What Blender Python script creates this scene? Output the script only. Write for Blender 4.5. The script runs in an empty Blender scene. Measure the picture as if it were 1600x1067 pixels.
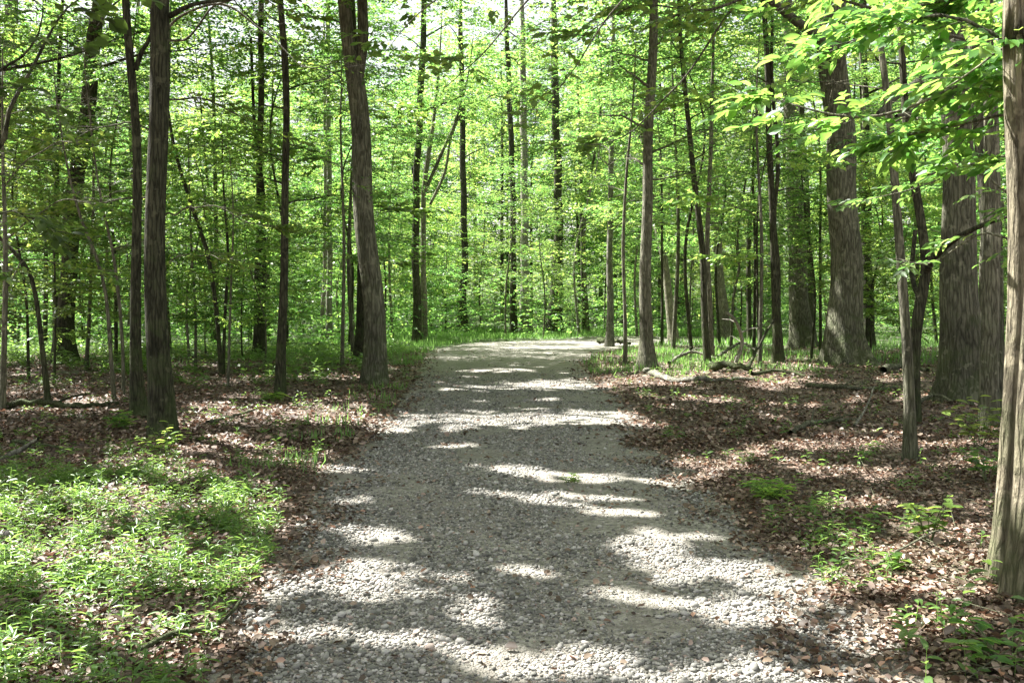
import bpy, math, random
import numpy as np

C = bpy.context.scene.collection
scene = bpy.context.scene
R = math.radians
# ------------------------------------------------------------------ camera
CAM_H, FPX, CX, HY = 1.6, 1500.0, 800.0, 480.0      # eye height (m), focal length (px of a 1600 px wide frame)
cd = bpy.data.cameras.new('camera'); cam = bpy.data.objects.new('camera', cd); C.objects.link(cam)
cam.location = (0, 0, CAM_H); cam.rotation_euler = (R(90), 0, 0)
cd.sensor_width = 36; cd.lens = 36*FPX/1600; cd.shift_y = -(533.5-HY)/1600
cd.clip_start = .05; cd.clip_end = 2000
scene.camera = cam
# ------------------------------------------------------------------ light
SUN_EL, SUN_AZ_LEFT = 52.0, 58.0                      # elevation, degrees left of straight ahead
SUN = np.array([-math.sin(R(SUN_AZ_LEFT))*math.cos(R(SUN_EL)), math.cos(R(SUN_AZ_LEFT))*math.cos(R(SUN_EL)), math.sin(R(SUN_EL))])
world = bpy.data.worlds.new('World'); scene.world = world; world.use_nodes = True
nt = world.node_tree; nt.nodes.clear()
sky = nt.nodes.new('ShaderNodeTexSky'); sky.sky_type = 'NISHITA'; sky.sun_disc = False
sky.sun_elevation = R(SUN_EL); sky.sun_rotation = R(-SUN_AZ_LEFT)
sky.air_density = 1.0; sky.dust_density = 4.0; sky.ozone_density = 1.0
bg = nt.nodes.new('ShaderNodeBackground'); bg.inputs['Strength'].default_value = .06
wo = nt.nodes.new('ShaderNodeOutputWorld')
thin = nt.nodes.new('ShaderNodeMixRGB'); thin.inputs[0].default_value = .55; nt.links.new(sky.outputs[0], thin.inputs[1]); thin.inputs[2].default_value = (4.6, 4.4, 3.9, 1)
nt.links.new(thin.outputs[0], bg.inputs[0]); nt.links.new(bg.outputs[0], wo.inputs[0])
sl = bpy.data.lights.new('sun', 'SUN'); sl.energy = 5.0; sl.angle = R(.5); sl.color = (1, .972, .93)
so = bpy.data.objects.new('sun', sl); C.objects.link(so)
from mathutils import Vector
so.rotation_euler = Vector(SUN).to_track_quat('Z', 'Y').to_euler(); so.location = (-10, 10, 30)
scene.view_settings.view_transform = 'Standard'; scene.view_settings.look = 'None'
scene.view_settings.exposure = 2.6; scene.view_settings.gamma = 1
cy = scene.cycles
cy.max_bounces = 7; cy.diffuse_bounces = 5; cy.glossy_bounces = 2; cy.transmission_bounces = 6; cy.transparent_max_bounces = 4
cy.caustics_reflective = False; cy.caustics_refractive = False; cy.sample_clamp_indirect = 6

# ------------------------------------------------------------------ materials
def mat(name):
    m = bpy.data.materials.new(name); m.use_nodes = True; m.node_tree.nodes.clear(); return m, m.node_tree.nodes, m.node_tree.links
def ramp(N, stops):
    r = N.new('ShaderNodeValToRGB'); cr = r.color_ramp
    cr.elements[0].position, cr.elements[0].color = stops[0][0], (*stops[0][1], 1)
    cr.elements[1].position, cr.elements[1].color = stops[-1][0], (*stops[-1][1], 1)
    for p, c in stops[1:-1]:
        e = cr.elements.new(p); e.color = (*c, 1)
    return r
def noise(N, L, vec, scale, detail=4, rough=.6):
    n = N.new('ShaderNodeTexNoise'); n.inputs['Scale'].default_value = scale; n.inputs['Detail'].default_value = detail
    n.inputs['Roughness'].default_value = rough
    if vec is not None: L.new(vec, n.inputs['Vector'])
    return n
def mapping(N, L, vec, scale):
    m = N.new('ShaderNodeMapping'); m.inputs['Scale'].default_value = scale; L.new(vec, m.inputs['Vector']); return m.outputs[0]

def leaf_mat(name, stops, trans, tw=.5, rough=.45):
    m, N, L = mat(name)
    geo = N.new('ShaderNodeNewGeometry')
    r = ramp(N, stops); L.new(geo.outputs['Random Per Island'], r.inputs[0])
    t = ramp(N, trans); L.new(geo.outputs['Random Per Island'], t.inputs[0])
    p = N.new('ShaderNodeBsdfPrincipled'); p.inputs['Roughness'].default_value = rough
    p.inputs['Specular IOR Level'].default_value = .45
    oi = N.new('ShaderNodeObjectInfo')                  # every tree has its own shade of green
    hr = N.new('ShaderNodeMapRange'); hr.inputs['To Min'].default_value = .47; hr.inputs['To Max'].default_value = .515; L.new(oi.outputs['Random'], hr.inputs[0])
    rm = N.new('ShaderNodeMath'); rm.operation = 'FRACT'; r7 = N.new('ShaderNodeMath'); r7.operation = 'MULTIPLY'; r7.inputs[1].default_value = 7.31; L.new(oi.outputs['Random'], r7.inputs[0]); L.new(r7.outputs[0], rm.inputs[0])
    vr = N.new('ShaderNodeMapRange'); vr.inputs['To Min'].default_value = .72; vr.inputs['To Max'].default_value = 1.25; L.new(rm.outputs[0], vr.inputs[0])
    def vary(c):
        h = N.new('ShaderNodeHueSaturation'); L.new(hr.outputs[0], h.inputs['Hue']); L.new(vr.outputs[0], h.inputs['Value']); L.new(c, h.inputs['Color']); return h.outputs[0]
    L.new(vary(r.outputs[0]), p.inputs['Base Color'])
    tr = N.new('ShaderNodeBsdfTranslucent'); L.new(vary(t.outputs[0]), tr.inputs['Color'])
    mx = N.new('ShaderNodeMixShader'); mx.inputs[0].default_value = tw
    L.new(p.outputs[0], mx.inputs[1]); L.new(tr.outputs[0], mx.inputs[2])
    o = N.new('ShaderNodeOutputMaterial'); L.new(mx.outputs[0], o.inputs[0])
    return m
G1 = [(0, (.03, .07, .02)), (.5, (.06, .13, .035)), (.9, (.10, .18, .055)), (1, (.13, .20, .06))]
T1 = [(0, (.10, .28, .05)), (.5, (.22, .44, .085)), (.9, (.37, .60, .13)), (1, (.48, .62, .14))]
M_LEAF = leaf_mat('green_leaf', G1, T1, .52)
M_YOUNG = leaf_mat('young_leaf', [(0, (.05, .12, .022)), (.6, (.08, .18, .035)), (1, (.12, .23, .05))],
                   [(0, (.16, .36, .06)), (.55, (.34, .54, .09)), (1, (.52, .68, .13))], .5, .38)
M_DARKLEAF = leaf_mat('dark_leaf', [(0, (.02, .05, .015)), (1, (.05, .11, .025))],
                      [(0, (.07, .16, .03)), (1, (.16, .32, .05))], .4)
M_WEED = leaf_mat('weed_leaf', [(0, (.05, .13, .03)), (.6, (.09, .20, .05)), (1, (.14, .25, .08))],
                  [(0, (.22, .46, .07)), (1, (.40, .66, .14))], .45, .35)
M_GRASS = leaf_mat('grass_blade', [(0, (.05, .11, .03)), (1, (.11, .20, .06))],
                   [(0, (.16, .34, .07)), (1, (.32, .54, .13))], .45)
M_LITTER = leaf_mat('dead_leaf', [(0, (.032, .022, .012)), (.4, (.078, .058, .034)), (.75, (.165, .128, .082)), (.96, (.36, .28, .225)), (1, (.34, .19, .10))],
                    [(0, (.06, .03, .015)), (1, (.3, .17, .10))], .15, .6)

def bark_mat(name, dark, light, moss=.25, vs=1.0, bump=1.0, lichen=.35):
    """furrowed bark: stretched cracks between plates, moss low down and in blotches, pale lichen spots"""
    m, N, L = mat(name)
    def math_(op, a, b_=None, c=None):
        q = N.new('ShaderNodeMath'); q.operation = op
        for k, v in enumerate((a, b_, c)):
            if v is None: continue
            if isinstance(v, (int, float)): q.inputs[k].default_value = v
            else: L.new(v, q.inputs[k])
        return q.outputs[0]
    tc = N.new('ShaderNodeTexCoord'); oi = N.new('ShaderNodeObjectInfo')
    wn = noise(N, L, mapping(N, L, tc.outputs['Object'], (5*vs, 5*vs, 2.5*vs)), 1, 3, .6)
    warp = N.new('ShaderNodeMixRGB'); warp.blend_type = 'ADD'; warp.inputs[0].default_value = .07/vs
    L.new(tc.outputs['Object'], warp.inputs[1]); L.new(wn.outputs['Color'], warp.inputs[2])
    v = mapping(N, L, warp.outputs[0], (24*vs, 24*vs, 2.6*vs))
    vo = N.new('ShaderNodeTexVoronoi'); vo.feature = 'DISTANCE_TO_EDGE'; vo.inputs['Scale'].default_value = 1.0; L.new(v, vo.inputs['Vector'])
    vf = mapping(N, L, warp.outputs[0], (58*vs, 58*vs, 7*vs)); n1 = noise(N, L, vf, 1.0, 4, .7)
    crack = ramp(N, [(0, (0, 0, 0)), (.22, (1, 1, 1))]); L.new(vo.outputs['Distance'], crack.inputs[0])
    h = math_('ADD', math_('MULTIPLY', crack.outputs[0], .34), math_('MULTIPLY', n1.outputs['Fac'], .95))
    mid = tuple(a*.55+b_*.45 for a, b_ in zip(dark, light))
    r = ramp(N, [(.34, dark), (.68, mid), (.98, light)]); L.new(h, r.inputs[0])
    n0 = noise(N, L, tc.outputs['Object'], 1.3, 4, .6)
    var = N.new('ShaderNodeMapRange'); var.inputs['From Min'].default_value = .3; var.inputs['From Max'].default_value = .7; var.inputs['To Min'].default_value = .65; var.inputs['To Max'].default_value = 1.3; L.new(n0.outputs['Fac'], var.inputs[0])
    ov = math_('MULTIPLY_ADD', oi.outputs['Random'], .45, .78)
    vm = N.new('ShaderNodeVectorMath'); vm.operation = 'SCALE'; L.new(r.outputs[0], vm.inputs[0]); L.new(math_('MULTIPLY', var.outputs[0], ov), vm.inputs['Scale'])
    n2 = noise(N, L, tc.outputs['Object'], 2.6, 5, .65)
    sx = N.new('ShaderNodeSeparateXYZ'); L.new(tc.outputs['Object'], sx.inputs[0])
    low = math_('MULTIPLY', math_('SUBTRACT', 1.2, sx.outputs['Z']), .14)
    mr = ramp(N, [(.5, (0, 0, 0)), (.68, (1, 1, 1))]); L.new(math_('ADD', n2.outputs['Fac'], math_('MAXIMUM', low, -.05)), mr.inputs[0])
    mx = N.new('ShaderNodeMixRGB'); L.new(math_('MULTIPLY', mr.outputs[0], moss), mx.inputs[0]); L.new(vm.outputs[0], mx.inputs[1]); mx.inputs[2].default_value = (.06, .085, .028, 1)
    n3 = noise(N, L, tc.outputs['Object'], 7., 3, .55); n4 = noise(N, L, tc.outputs['Object'], .9, 2, .5)
    pr = ramp(N, [(.60, (0, 0, 0)), (.66, (1, 1, 1))]); L.new(math_('ADD', n3.outputs['Fac'], math_('MULTIPLY', math_('SUBTRACT', n4.outputs['Fac'], .5), .5)), pr.inputs[0])
    mx2 = N.new('ShaderNodeMixRGB'); L.new(math_('MULTIPLY', pr.outputs[0], lichen), mx2.inputs[0]); L.new(mx.outputs[0], mx2.inputs[1]); mx2.inputs[2].default_value = (*[min(1, c*1.7) for c in light], 1)
    b = N.new('ShaderNodeBump'); b.inputs['Strength'].default_value = bump; b.inputs['Distance'].default_value = .035/vs
    L.new(h, b.inputs['Height'])
    p = N.new('ShaderNodeBsdfPrincipled'); p.inputs['Roughness'].default_value = .92; p.inputs['Specular IOR Level'].default_value = .15
    L.new(mx2.outputs[0], p.inputs['Base Color']); L.new(b.outputs[0], p.inputs['Normal'])
    o = N.new('ShaderNodeOutputMaterial'); L.new(p.outputs[0], o.inputs[0])
    return m
B_DARK = bark_mat('dark_bark', (.011, .011, .007), (.10, .098, .062), .6)
B_GREY = bark_mat('grey_bark', (.045, .043, .030), (.25, .24, .175), .4)
B_PALE = bark_mat('pale_bark', (.09, .085, .07), (.38, .36, .30), .25)
B_OAK = bark_mat('oak_bark', (.036, .036, .025), (.20, .195, .138), .55, .75)
B_TAN = bark_mat('tan_bark', (.05, .042, .028), (.30, .265, .185), .5, 1.0)
BARK = {'t': B_TAN, 'd': B_DARK, 'g': B_GREY, 'p': B_PALE, 'o': B_OAK}

# ------------------------------------------------------------------ numpy mesh tools
def build(name, V, F, m, parent=None, loc=None, smooth=False):
    me = bpy.data.meshes.new(name)
    V = np.asarray(V, np.float32); F = np.asarray(F, np.int32)
    k = F.shape[1]; n = len(F)
    me.vertices.add(len(V)); me.vertices.foreach_set('co', V.ravel())
    me.loops.add(n*k); me.loops.foreach_set('vertex_index', F.ravel())
    me.polygons.add(n); me.polygons.foreach_set('loop_start', np.arange(0, n*k, k, dtype=np.int32))
    if smooth: me.polygons.foreach_set('use_smooth', np.ones(n, bool))
    me.update(calc_edges=True); me.validate()
    me.materials.append(m)
    o = bpy.data.objects.new(name, me); C.objects.link(o)
    if parent: o.parent = parent
    if loc is not None: o.location = loc
    return o
def join(parts):
    parts = [p for p in parts if len(p[0])]
    off = 0; Vs = []; Fs = []
    for V, F, *_ in parts:
        Vs.append(V); Fs.append(F+off); off += len(V)
    return np.concatenate(Vs), np.concatenate(Fs)
def build_crown(parts, base, m, bark, parent):
    parts = [p for p in parts if len(p[0])]
    V, F = join(parts); o = build('crown', V-base, F, m, parent)
    if any(len(p) > 2 for p in parts):
        o.data.materials.append(bark)
        idx = np.concatenate([np.full(len(p[1]), 1 if len(p) > 2 else 0, np.int32) for p in parts])
        if len(idx) == len(o.data.polygons): o.data.polygons.foreach_set('material_index', idx)
    return o
def unit(a): return a/np.maximum(np.linalg.norm(a, axis=-1, keepdims=True), 1e-9)

TEMPL = {
 'kite': (np.array([(0, 0, 0), (.42, .5, .04), (1, 0, -.10), (.42, -.5, .04)]), np.array([(0, 1, 2, 3)])),
 'fold': (np.array([(0, 0, 0), (.22, .34, .05), (.52, .5, .05), (.80, .30, -.02), (1, 0, -.16), (.80, -.30, -.02), (.52, -.5, .05), (.22, -.34, .05), (.5, 0, -.03)]),
          np.array([(0, 8, 2, 1), (8, 4, 3, 2), (8, 6, 5, 4), (0, 7, 6, 8)])),
 'blade': (np.array([(0, .5, 0), (0, -.5, 0), (.55, -.35, .12), (.55, .35, .12), (1, .04, -.15), (1, -.04, -.15)]), np.array([(0, 1, 2, 3), (3, 2, 5, 4)])),
 'curl': (np.array([(0, 0, 0), (.3, .5, .16), (.75, .42, .2), (1, 0, .05), (.7, -.45, .14), (.25, -.4, .22)]), np.array([(0, 3, 2, 1), (0, 5, 4, 3)])),
}
def leaves(P, D, Nn, Ln, wr, kind='kite'):
    T, F = TEMPL[kind]
    D = unit(D); S = unit(np.cross(Nn, D)); Nn = np.cross(D, S)
    L3 = Ln[:, None]
    W3 = L3*(wr[:, None] if isinstance(wr, np.ndarray) else wr*np.random.default_rng(len(P)).uniform(.75, 1.2, (len(P), 1)))
    V = (P[:, None, :] + D[:, None, :]*(T[None, :, 0, None]*L3[:, :, None]) + S[:, None, :]*(T[None, :, 1, None]*W3[:, :, None])
         + Nn[:, None, :]*(T[None, :, 2, None]*L3[:, :, None]))
    n, k = len(P), len(T)
    Fo = (F[None] + (np.arange(n)*k)[:, None, None]).reshape(-1, F.shape[1])
    return V.reshape(-1, 3), Fo
def sprays(rng, O, yaw, pitch, length, m, leaf, kind='kite', wr=.5, tilt=.35, keep=None, droop=.12, ang=.9):
    """Leafy twigs: n twigs with m alternate leaves each, held nearly flat."""
    n = len(O)
    d = np.stack([np.cos(yaw)*np.cos(pitch), np.sin(yaw)*np.cos(pitch), np.sin(pitch)], -1)
    s = np.stack([-np.sin(yaw), np.cos(yaw), np.zeros(n)], -1)
    t = (np.arange(m)+.6)/m
    side = np.where(np.arange(m) % 2 == 0, 1., -1.)
    P = O[:, None, :] + d[:, None, :]*(t[None, :, None]*length[:, None, None])
    P[:, :, 2] -= droop*length[:, None]*t[None]**2
    a = ang*(1-.55*t)[None]*side[None]*rng.uniform(.7, 1.3, (n, m)); a[:, -1] = rng.normal(0, .15, n)
    D = d[:, None, :]*np.cos(a)[..., None] + s[:, None, :]*np.sin(a)[..., None]
    D[..., 2] -= rng.uniform(0, .35, (n, m))
    Nn = rng.normal(0, tilt, (n, m, 3)); Nn[..., 2] += 1
    Ln = leaf*rng.uniform(.6, 1.2, (n, m))
    P, D, Nn, Ln = P.reshape(-1, 3), D.reshape(-1, 3), Nn.reshape(-1, 3), Ln.reshape(-1)
    if keep is not None:
        k = keep(P, rng, D, Ln); P, D, Nn, Ln = P[k], D[k], Nn[k], Ln[k]
    return leaves(P, D, Nn, Ln, wr, kind)
def twigs(O, yaw, pitch, length, r, droop=.12):
    """thin three-sided twigs matching sprays()"""
    n = len(O)
    d = np.stack([np.cos(yaw)*np.cos(pitch), np.sin(yaw)*np.cos(pitch), np.sin(pitch)], -1)
    s = np.stack([-np.sin(yaw), np.cos(yaw), np.zeros(n)], -1); up = np.array([0, 0, 1.])
    rings = []
    for t, rr in ((0, 1.), (.5, .7), (1, .25)):
        c = O + d*(t*length)[:, None]; c = c.copy(); c[:, 2] -= droop*length*t*t
        for q in range(3):
            a = q*2.094
            rings.append(c + s*(math.cos(a)*r*rr) + up*(math.sin(a)*r*rr))
    V = np.stack(rings, 1)
    F = np.array([(k*3+q, k*3+(q+1) % 3, k*3+3+(q+1) % 3, k*3+3+q) for k in range(2) for q in range(3)])
    Fo = (F[None] + (np.arange(n)*9)[:, None, None]).reshape(-1, 4)
    return V.reshape(-1, 3), Fo
def smooth_path(P, r, step=.35):
    """Catmull-Rom through points with radii"""
    P = np.asarray(P, float); r = np.asarray(r, float)
    if len(P) < 3:
        P = np.array([P[0], (P[0]+P[1])/2, P[1]]); r = np.array([r[0], (r[0]+r[1])/2, r[1]])
    Q = np.vstack([2*P[0]-P[1], P, 2*P[-1]-P[-2]])
    out, ro = [], []
    for i in range(1, len(Q)-2):
        n = max(2, int(np.linalg.norm(Q[i+1]-Q[i])/step))
        for k in range(n):
            t = k/n
            a, b, c, e = Q[i-1], Q[i], Q[i+1], Q[i+2]
            out.append(.5*((2*b)+(-a+c)*t+(2*a-5*b+4*c-e)*t*t+(-a+3*b-3*c+e)*t**3))
            ro.append(r[i-1]*(1-t)+r[i]*t)
    out.append(P[-1]); ro.append(r[-1])
    return np.array(out), np.array(ro)
def tube(P, r, sides=8, rng=None, rough=0., flare=0., flare_h=.35, lobes=5):
    P = np.asarray(P, float); k = len(P)
    T = unit(np.gradient(P, axis=0))
    ref = np.array([1., 0, 0]) if abs(T[0, 2]) > .5 else np.array([0, 0, 1.])
    A = unit(ref - T*(T@ref)[:, None]); B = np.cross(T, A)
    th = np.arange(sides)/sides*2*math.pi
    rr = np.repeat(np.asarray(r, float)[:, None], sides, 1)
    if rng is not None and rough > 0:
        ph = rng.uniform(0, 6.28, 6); s = np.arange(k)
        z = P[:, 2][:, None]
        for q, (f, a) in enumerate(((2, .5), (3, .35), (5, .3))):
            rr *= 1 + rough*a*np.sin(f*th[None]+ph[q]+.8*np.sin(z*(.5+.4*q)+ph[q+3]))
        rr *= 1 + rough*.35*rng.normal(0, 1, rr.shape)*.4
    if flare:
        h = np.maximum(P[:, 2]-P[0, 2]-.1, 0)[:, None]; ph2 = 0 if rng is None else rng.uniform(0, 6)
        lob = .55+.45*np.cos(lobes*th[None]+ph2)+.3*np.cos((lobes-2)*th[None]+ph2*2)
        rr *= 1 + flare*np.exp(-h/flare_h)*np.maximum(lob, 0.1)
    V = P[:, None, :] + rr[..., None]*(np.cos(th)[None, :, None]*A[:, None, :] + np.sin(th)[None, :, None]*B[:, None, :])
    i = np.arange(k-1)[:, None]*sides; j = np.arange(sides)[None]; j2 = (j+1) % sides
    F = np.stack([i+j, i+j2, i+sides+j2, i+sides+j], -1).reshape(-1, 4)
    return V.reshape(-1, 3), F

# ------------------------------------------------------------------ terrain, road and sun gaps
def gnoise(x, y, seed, scale, octs=3):
    rg = np.random.default_rng(seed); v = 0; a = 1; tot = 0
    for o in range(octs):
        for q in range(4):
            an = rg.uniform(0, math.pi); ph = rg.uniform(0, 6.28); f = 2*math.pi/scale*2**o*rg.uniform(.7, 1.3)
            v = v + a*np.sin((x*math.cos(an)+y*math.sin(an))*f+ph+1.3*np.sin((x*math.sin(an)-y*math.cos(an))*f*.6+ph)); tot += a
        a *= .6
    return v/tot*2
# road edge distances measured on the ground: (y, left x, right x)
def px2g(px, py): d = CAM_H*FPX/(py-HY); return (px-CX)/FPX*d, d
EDGE = [(2., -1.9, 2.3), (4.1, -1.32, 1.72), (4.9, -1.35, 1.72), (6, -1.5, 1.75), (8, -1.7, 1.66), (11, -1.8, 1.6), (15, -1.80, 1.85), (20, -2.0, 1.7), (27, -2.4, 1.9), (34, -2.9, 3.0), (39, -2.7, 5.6), (44, -1.4, 12.), (49, 3.2, 22.)]
EY = [e[0] for e in EDGE]; EL = [e[1] for e in EDGE]; ER = [e[2] for e in EDGE]
def road_in(x, y):
    """positive inside the road: metres from the nearer edge"""
    l = np.interp(y, EY, EL); r = np.interp(y, EY, ER)
    d = np.minimum(x-l, r-x)
    return np.where(y > 48.5, -3., d)
def gz(x, y):
    x = np.asarray(x, float); y = np.asarray(y, float)
    d = road_in(x, y)
    off = np.clip(-d/1.2, 0, 1)
    z = .05*off*(1+.0*x) + off*(.05*gnoise(x, y, 3, 4.) + .10*gnoise(x, y, 5, 14.)*np.clip(y/25, 0, 1))
    z = z + .012*gnoise(x, y, 8, 2.2)*(1-off) - .03*np.exp(-((x-.8)**2)/.05)*(1-off)*0
    z = z + .06*np.clip((x-2.2)/2, 0, 1)*np.clip((14-y)/8, 0, 1)
    z = z + 9*np.clip((y-68)/85, 0, 1)**1.5 + 3*np.clip((np.abs(x)-45)/60, 0, 1)
    return z
def gzs(x, y): return float(gz(np.array([x]), np.array([y]))[0])

# Sunlit patches that the canopy is carved open for: ground strokes measured from the photograph, (px, py, half height px)
ST = [[(400, 925, 16), (470, 908, 26), (560, 904, 26), (640, 915, 22), (740, 945, 12)],
      [(330, 1010, 16), (520, 985, 12), (700, 1010, 18), (900, 1040, 22), (1020, 1060, 26)],
      [(505, 826, 4), (560, 832, 7), (635, 843, 6)],
      [(795, 888, 5), (840, 893, 8), (900, 905, 5)],
      [(960, 878, 4), (1010, 890, 6), (1080, 915, 9), (1180, 950, 11), (1290, 985, 10)],
      [(925, 925, 5), (1040, 944, 9), (1180, 972, 12), (1260, 985, 12), (1340, 1015, 10)],
      [(1060, 1050, 22), (1250, 1062, 18), (1400, 1064, 12), (1500, 1090, 10)],
      [(490, 658, 6), (620, 662, 7), (660, 655, 10), (800, 656, 13), (900, 652, 11), (985, 650, 6)],
      [(700, 672, 4), (740, 668, 4)], [(700, 698, 3), (735, 696, 3)],
      [(800, 603, 6), (900, 600, 8), (980, 597, 10), (1090, 590, 9), (1180, 600, 6), (1260, 603, 5)],
      [(690, 606, 4), (770, 607, 4)], [(730, 580, 2), (780, 578, 3), (830, 579, 2)], [(690, 565, 2), (760, 557, 3), (800, 556, 2)],
      [(735, 545, 4), (800, 541, 6), (880, 541, 6), (950, 537, 4)], [(1030, 577, 9), (1120, 574, 13), (1250, 590, 8)],
      [(285, 668, 10), (340, 655, 15), (420, 650, 16), (520, 646, 10), (560, 648, 6)],
      [(310, 706, 8), (370, 700, 12), (430, 716, 10), (540, 733, 7)],
      [(190, 735, 14), (260, 742, 20), (330, 752, 12)],
      [(745, 730, 4), (800, 738, 6), (870, 745, 5)], [(905, 746, 5), (980, 748, 6), (1050, 755, 8), (1100, 745, 11), (1160, 722, 10)],
      [(1160, 712, 8), (1250, 706, 6), (1400, 704, 6), (1550, 708, 6)],
      [(1320, 683, 3), (1450, 686, 4)],
      [(815, 782, 5), (880, 786, 5), (930, 797, 6), (990, 806, 6)], [(860, 770, 3), (930, 778, 6), (985, 782, 4)], [(745, 768, 4), (800, 774, 4)],
      [(1060, 838, 4), (1110, 838, 4)],
      [(1290, 745, 8), (1400, 748, 10)], [(1310, 795, 8), (1400, 803, 9)],
      [(1280, 940, 20), (1400, 905, 45), (1500, 895, 62), (1640, 900, 75)], [(1350, 980, 12), (1480, 985, 20), (1560, 990, 14)],
      [(1500, 735, 10), (1640, 750, 14)], [(1440, 835, 14), (1490, 850, 18)],
      [(-80, 905, 66), (60, 910, 70), (200, 905, 62), (330, 930, 45), (400, 900, 20)], [(-100, 1030, 60), (80, 1030, 60), (260, 1020, 40)],
      [(120, 805, 22), (220, 800, 25), (300, 812, 16)], [(330, 800, 14), (400, 795, 20), (420, 830, 16)],
      [(-40, 815, 14), (60, 830, 16)], [(0, 655, 6), (60, 650, 7), (140, 655, 5)], [(0, 610, 5), (110, 600, 8), (200, 612, 6)], [(330, 600, 4), (420, 596, 6), (520, 590, 4)]]
def gaps(xg, yg):
    """True where the sun reaches the ground"""
    y = np.maximum(yg, .5); px = CX+FPX*xg/y; py = HY+CAM_H*FPX/y
    jx = 22*gnoise(xg, yg, 21, .9, 2); j = .78+.95*gnoise(xg, yg, 22, .55, 3)
    lit = np.zeros(len(xg), bool)
    for s in ST:
        for (x0, y0, h0), (x1, y1, h1) in zip(s[:-1], s[1:]):
            t = np.clip(((px+jx)-x0)/(x1-x0), 0, 1)
            over = np.maximum(np.abs((px+jx)-(x0+(x1-x0)*t)), 0)
            hh = (h0+(h1-h0)*t)
            lit |= (np.hypot(py-(y0+(y1-y0)*t), over*.35) < hh*j)
    n = gnoise(xg, yg, 31, 2.6, 3)
    ctrl = (py > 535) & (px > -120) & (px < 1720) & (yg > 1)
    lit |= ctrl & (n > np.where((py < 640) & (road_in(xg, yg) < -.5), .38, .8))
    # canopy cut open over the right roadside so that the low branch there hangs in the sun
    lit |= (~ctrl) & (n > .12)
    lit |= (xg > 3.6) & (xg < 8.0) & (yg > 2.4) & (yg < 7.0) & (n > -.55) & (px > 1400)
    return lit
CT = 1/math.tan(R(SUN_EL)); SX, SY = math.sin(R(SUN_AZ_LEFT))*CT, -math.cos(R(SUN_AZ_LEFT))*CT
def keep_shade(P, rng, D=None, Ln=None):  # drops crown leaves that would shadow the chosen sunlit patches
    c = P if D is None else P+unit(D)*(Ln*.5)[:, None]
    k = np.ones(len(P), bool); x = c[:, 0]+SX*c[:, 2]; y = c[:, 1]+SY*c[:, 2]
    for ox, oy in ((0, 0), (.05, .03), (-.05, .03), (0, -.05)):
        i = np.nonzero(k)[0]; k[i] = ~gaps(x[i]+ox, y[i]+oy)
    return k

def prop(o, **k):
    for a, b in k.items():
        if b: o[a] = b
    return o
def axis(vals): return np.array(vals)
def grid(xs, ys, hf):
    X, Y = np.meshgrid(xs, ys); Z = hf(X.ravel(), Y.ravel())
    V = np.stack([X.ravel(), Y.ravel(), Z], -1); nx, ny = len(xs), len(ys)
    i = np.arange(ny-1)[:, None]*nx; j = np.arange(nx-1)[None]
    F = np.stack([i+j, i+j+1, i+nx+j+1, i+nx+j], -1).reshape(-1, 4)
    return V, F
# forest floor
m, N, L = mat('forest_floor'); M_FLOOR = m
tc = N.new('ShaderNodeTexCoord'); ob = tc.outputs['Object']
vo = N.new('ShaderNodeTexVoronoi'); vo.inputs['Scale'].default_value = 16; L.new(ob, vo.inputs['Vector'])
hs = N.new('ShaderNodeSeparateColor'); L.new(vo.outputs['Color'], hs.inputs[0])
r1 = ramp(N, [(0, (.03, .02, .014)), (.4, (.075, .048, .033)), (.75, (.15, .10, .072)), (1, (.27, .20, .155))]); L.new(hs.outputs[0], r1.inputs[0])
n1 = noise(N, L, ob, .55, 5, .6)
far = N.new('ShaderNodeSeparateXYZ'); L.new(ob, far.inputs[0])
fr = N.new('ShaderNodeMapRange'); fr.inputs['From Min'].default_value = 20; fr.inputs['From Max'].default_value = 60; fr.inputs['To Min'].default_value = 0; fr.inputs['To Max'].default_value = .5
L.new(far.outputs['Y'], fr.inputs[0])
ad = N.new('ShaderNodeMath'); L.new(n1.outputs['Fac'], ad.inputs[0]); L.new(fr.outputs[0], ad.inputs[1])
r2 = ramp(N, [(.56, (0, 0, 0)), (.72, (.8, .8, .8))]); L.new(ad.outputs[0], r2.inputs[0])
mx = N.new('ShaderNodeMixRGB'); L.new(r2.outputs[0], mx.inputs[0]); L.new(r1.outputs[0], mx.inputs[1]); mx.inputs[2].default_value = (.06, .10, .03, 1)
b = N.new('ShaderNodeBump'); b.inputs['Strength'].default_value = 1; b.inputs['Distance'].default_value = .05; L.new(hs.outputs[1], b.inputs['Height'])
p = N.new('ShaderNodeBsdfPrincipled'); p.inputs['Roughness'].default_value = .9; L.new(mx.outputs[0], p.inputs['Base Color']); L.new(b.outputs[0], p.inputs['Normal'])
o = N.new('ShaderNodeOutputMaterial'); L.new(p.outputs[0], o.inputs[0])
xs = np.concatenate([[-400, -200, -120, -80, -60], np.arange(-45, -12, 1.5), np.arange(-12, 12, .3), np.arange(12, 46, 1.5), [60, 80, 120, 200, 400]])
ys = np.concatenate([[-60, -30, -10, -3], np.arange(0, 22, .3), np.arange(22, 60, 1.), np.arange(60, 165, 4), [220, 400]])
V, F = grid(xs, ys, lambda x, y: gz(x, y)-.012)
prop(build('ground', V, F, M_FLOOR, smooth=True), kind='structure')
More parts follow.
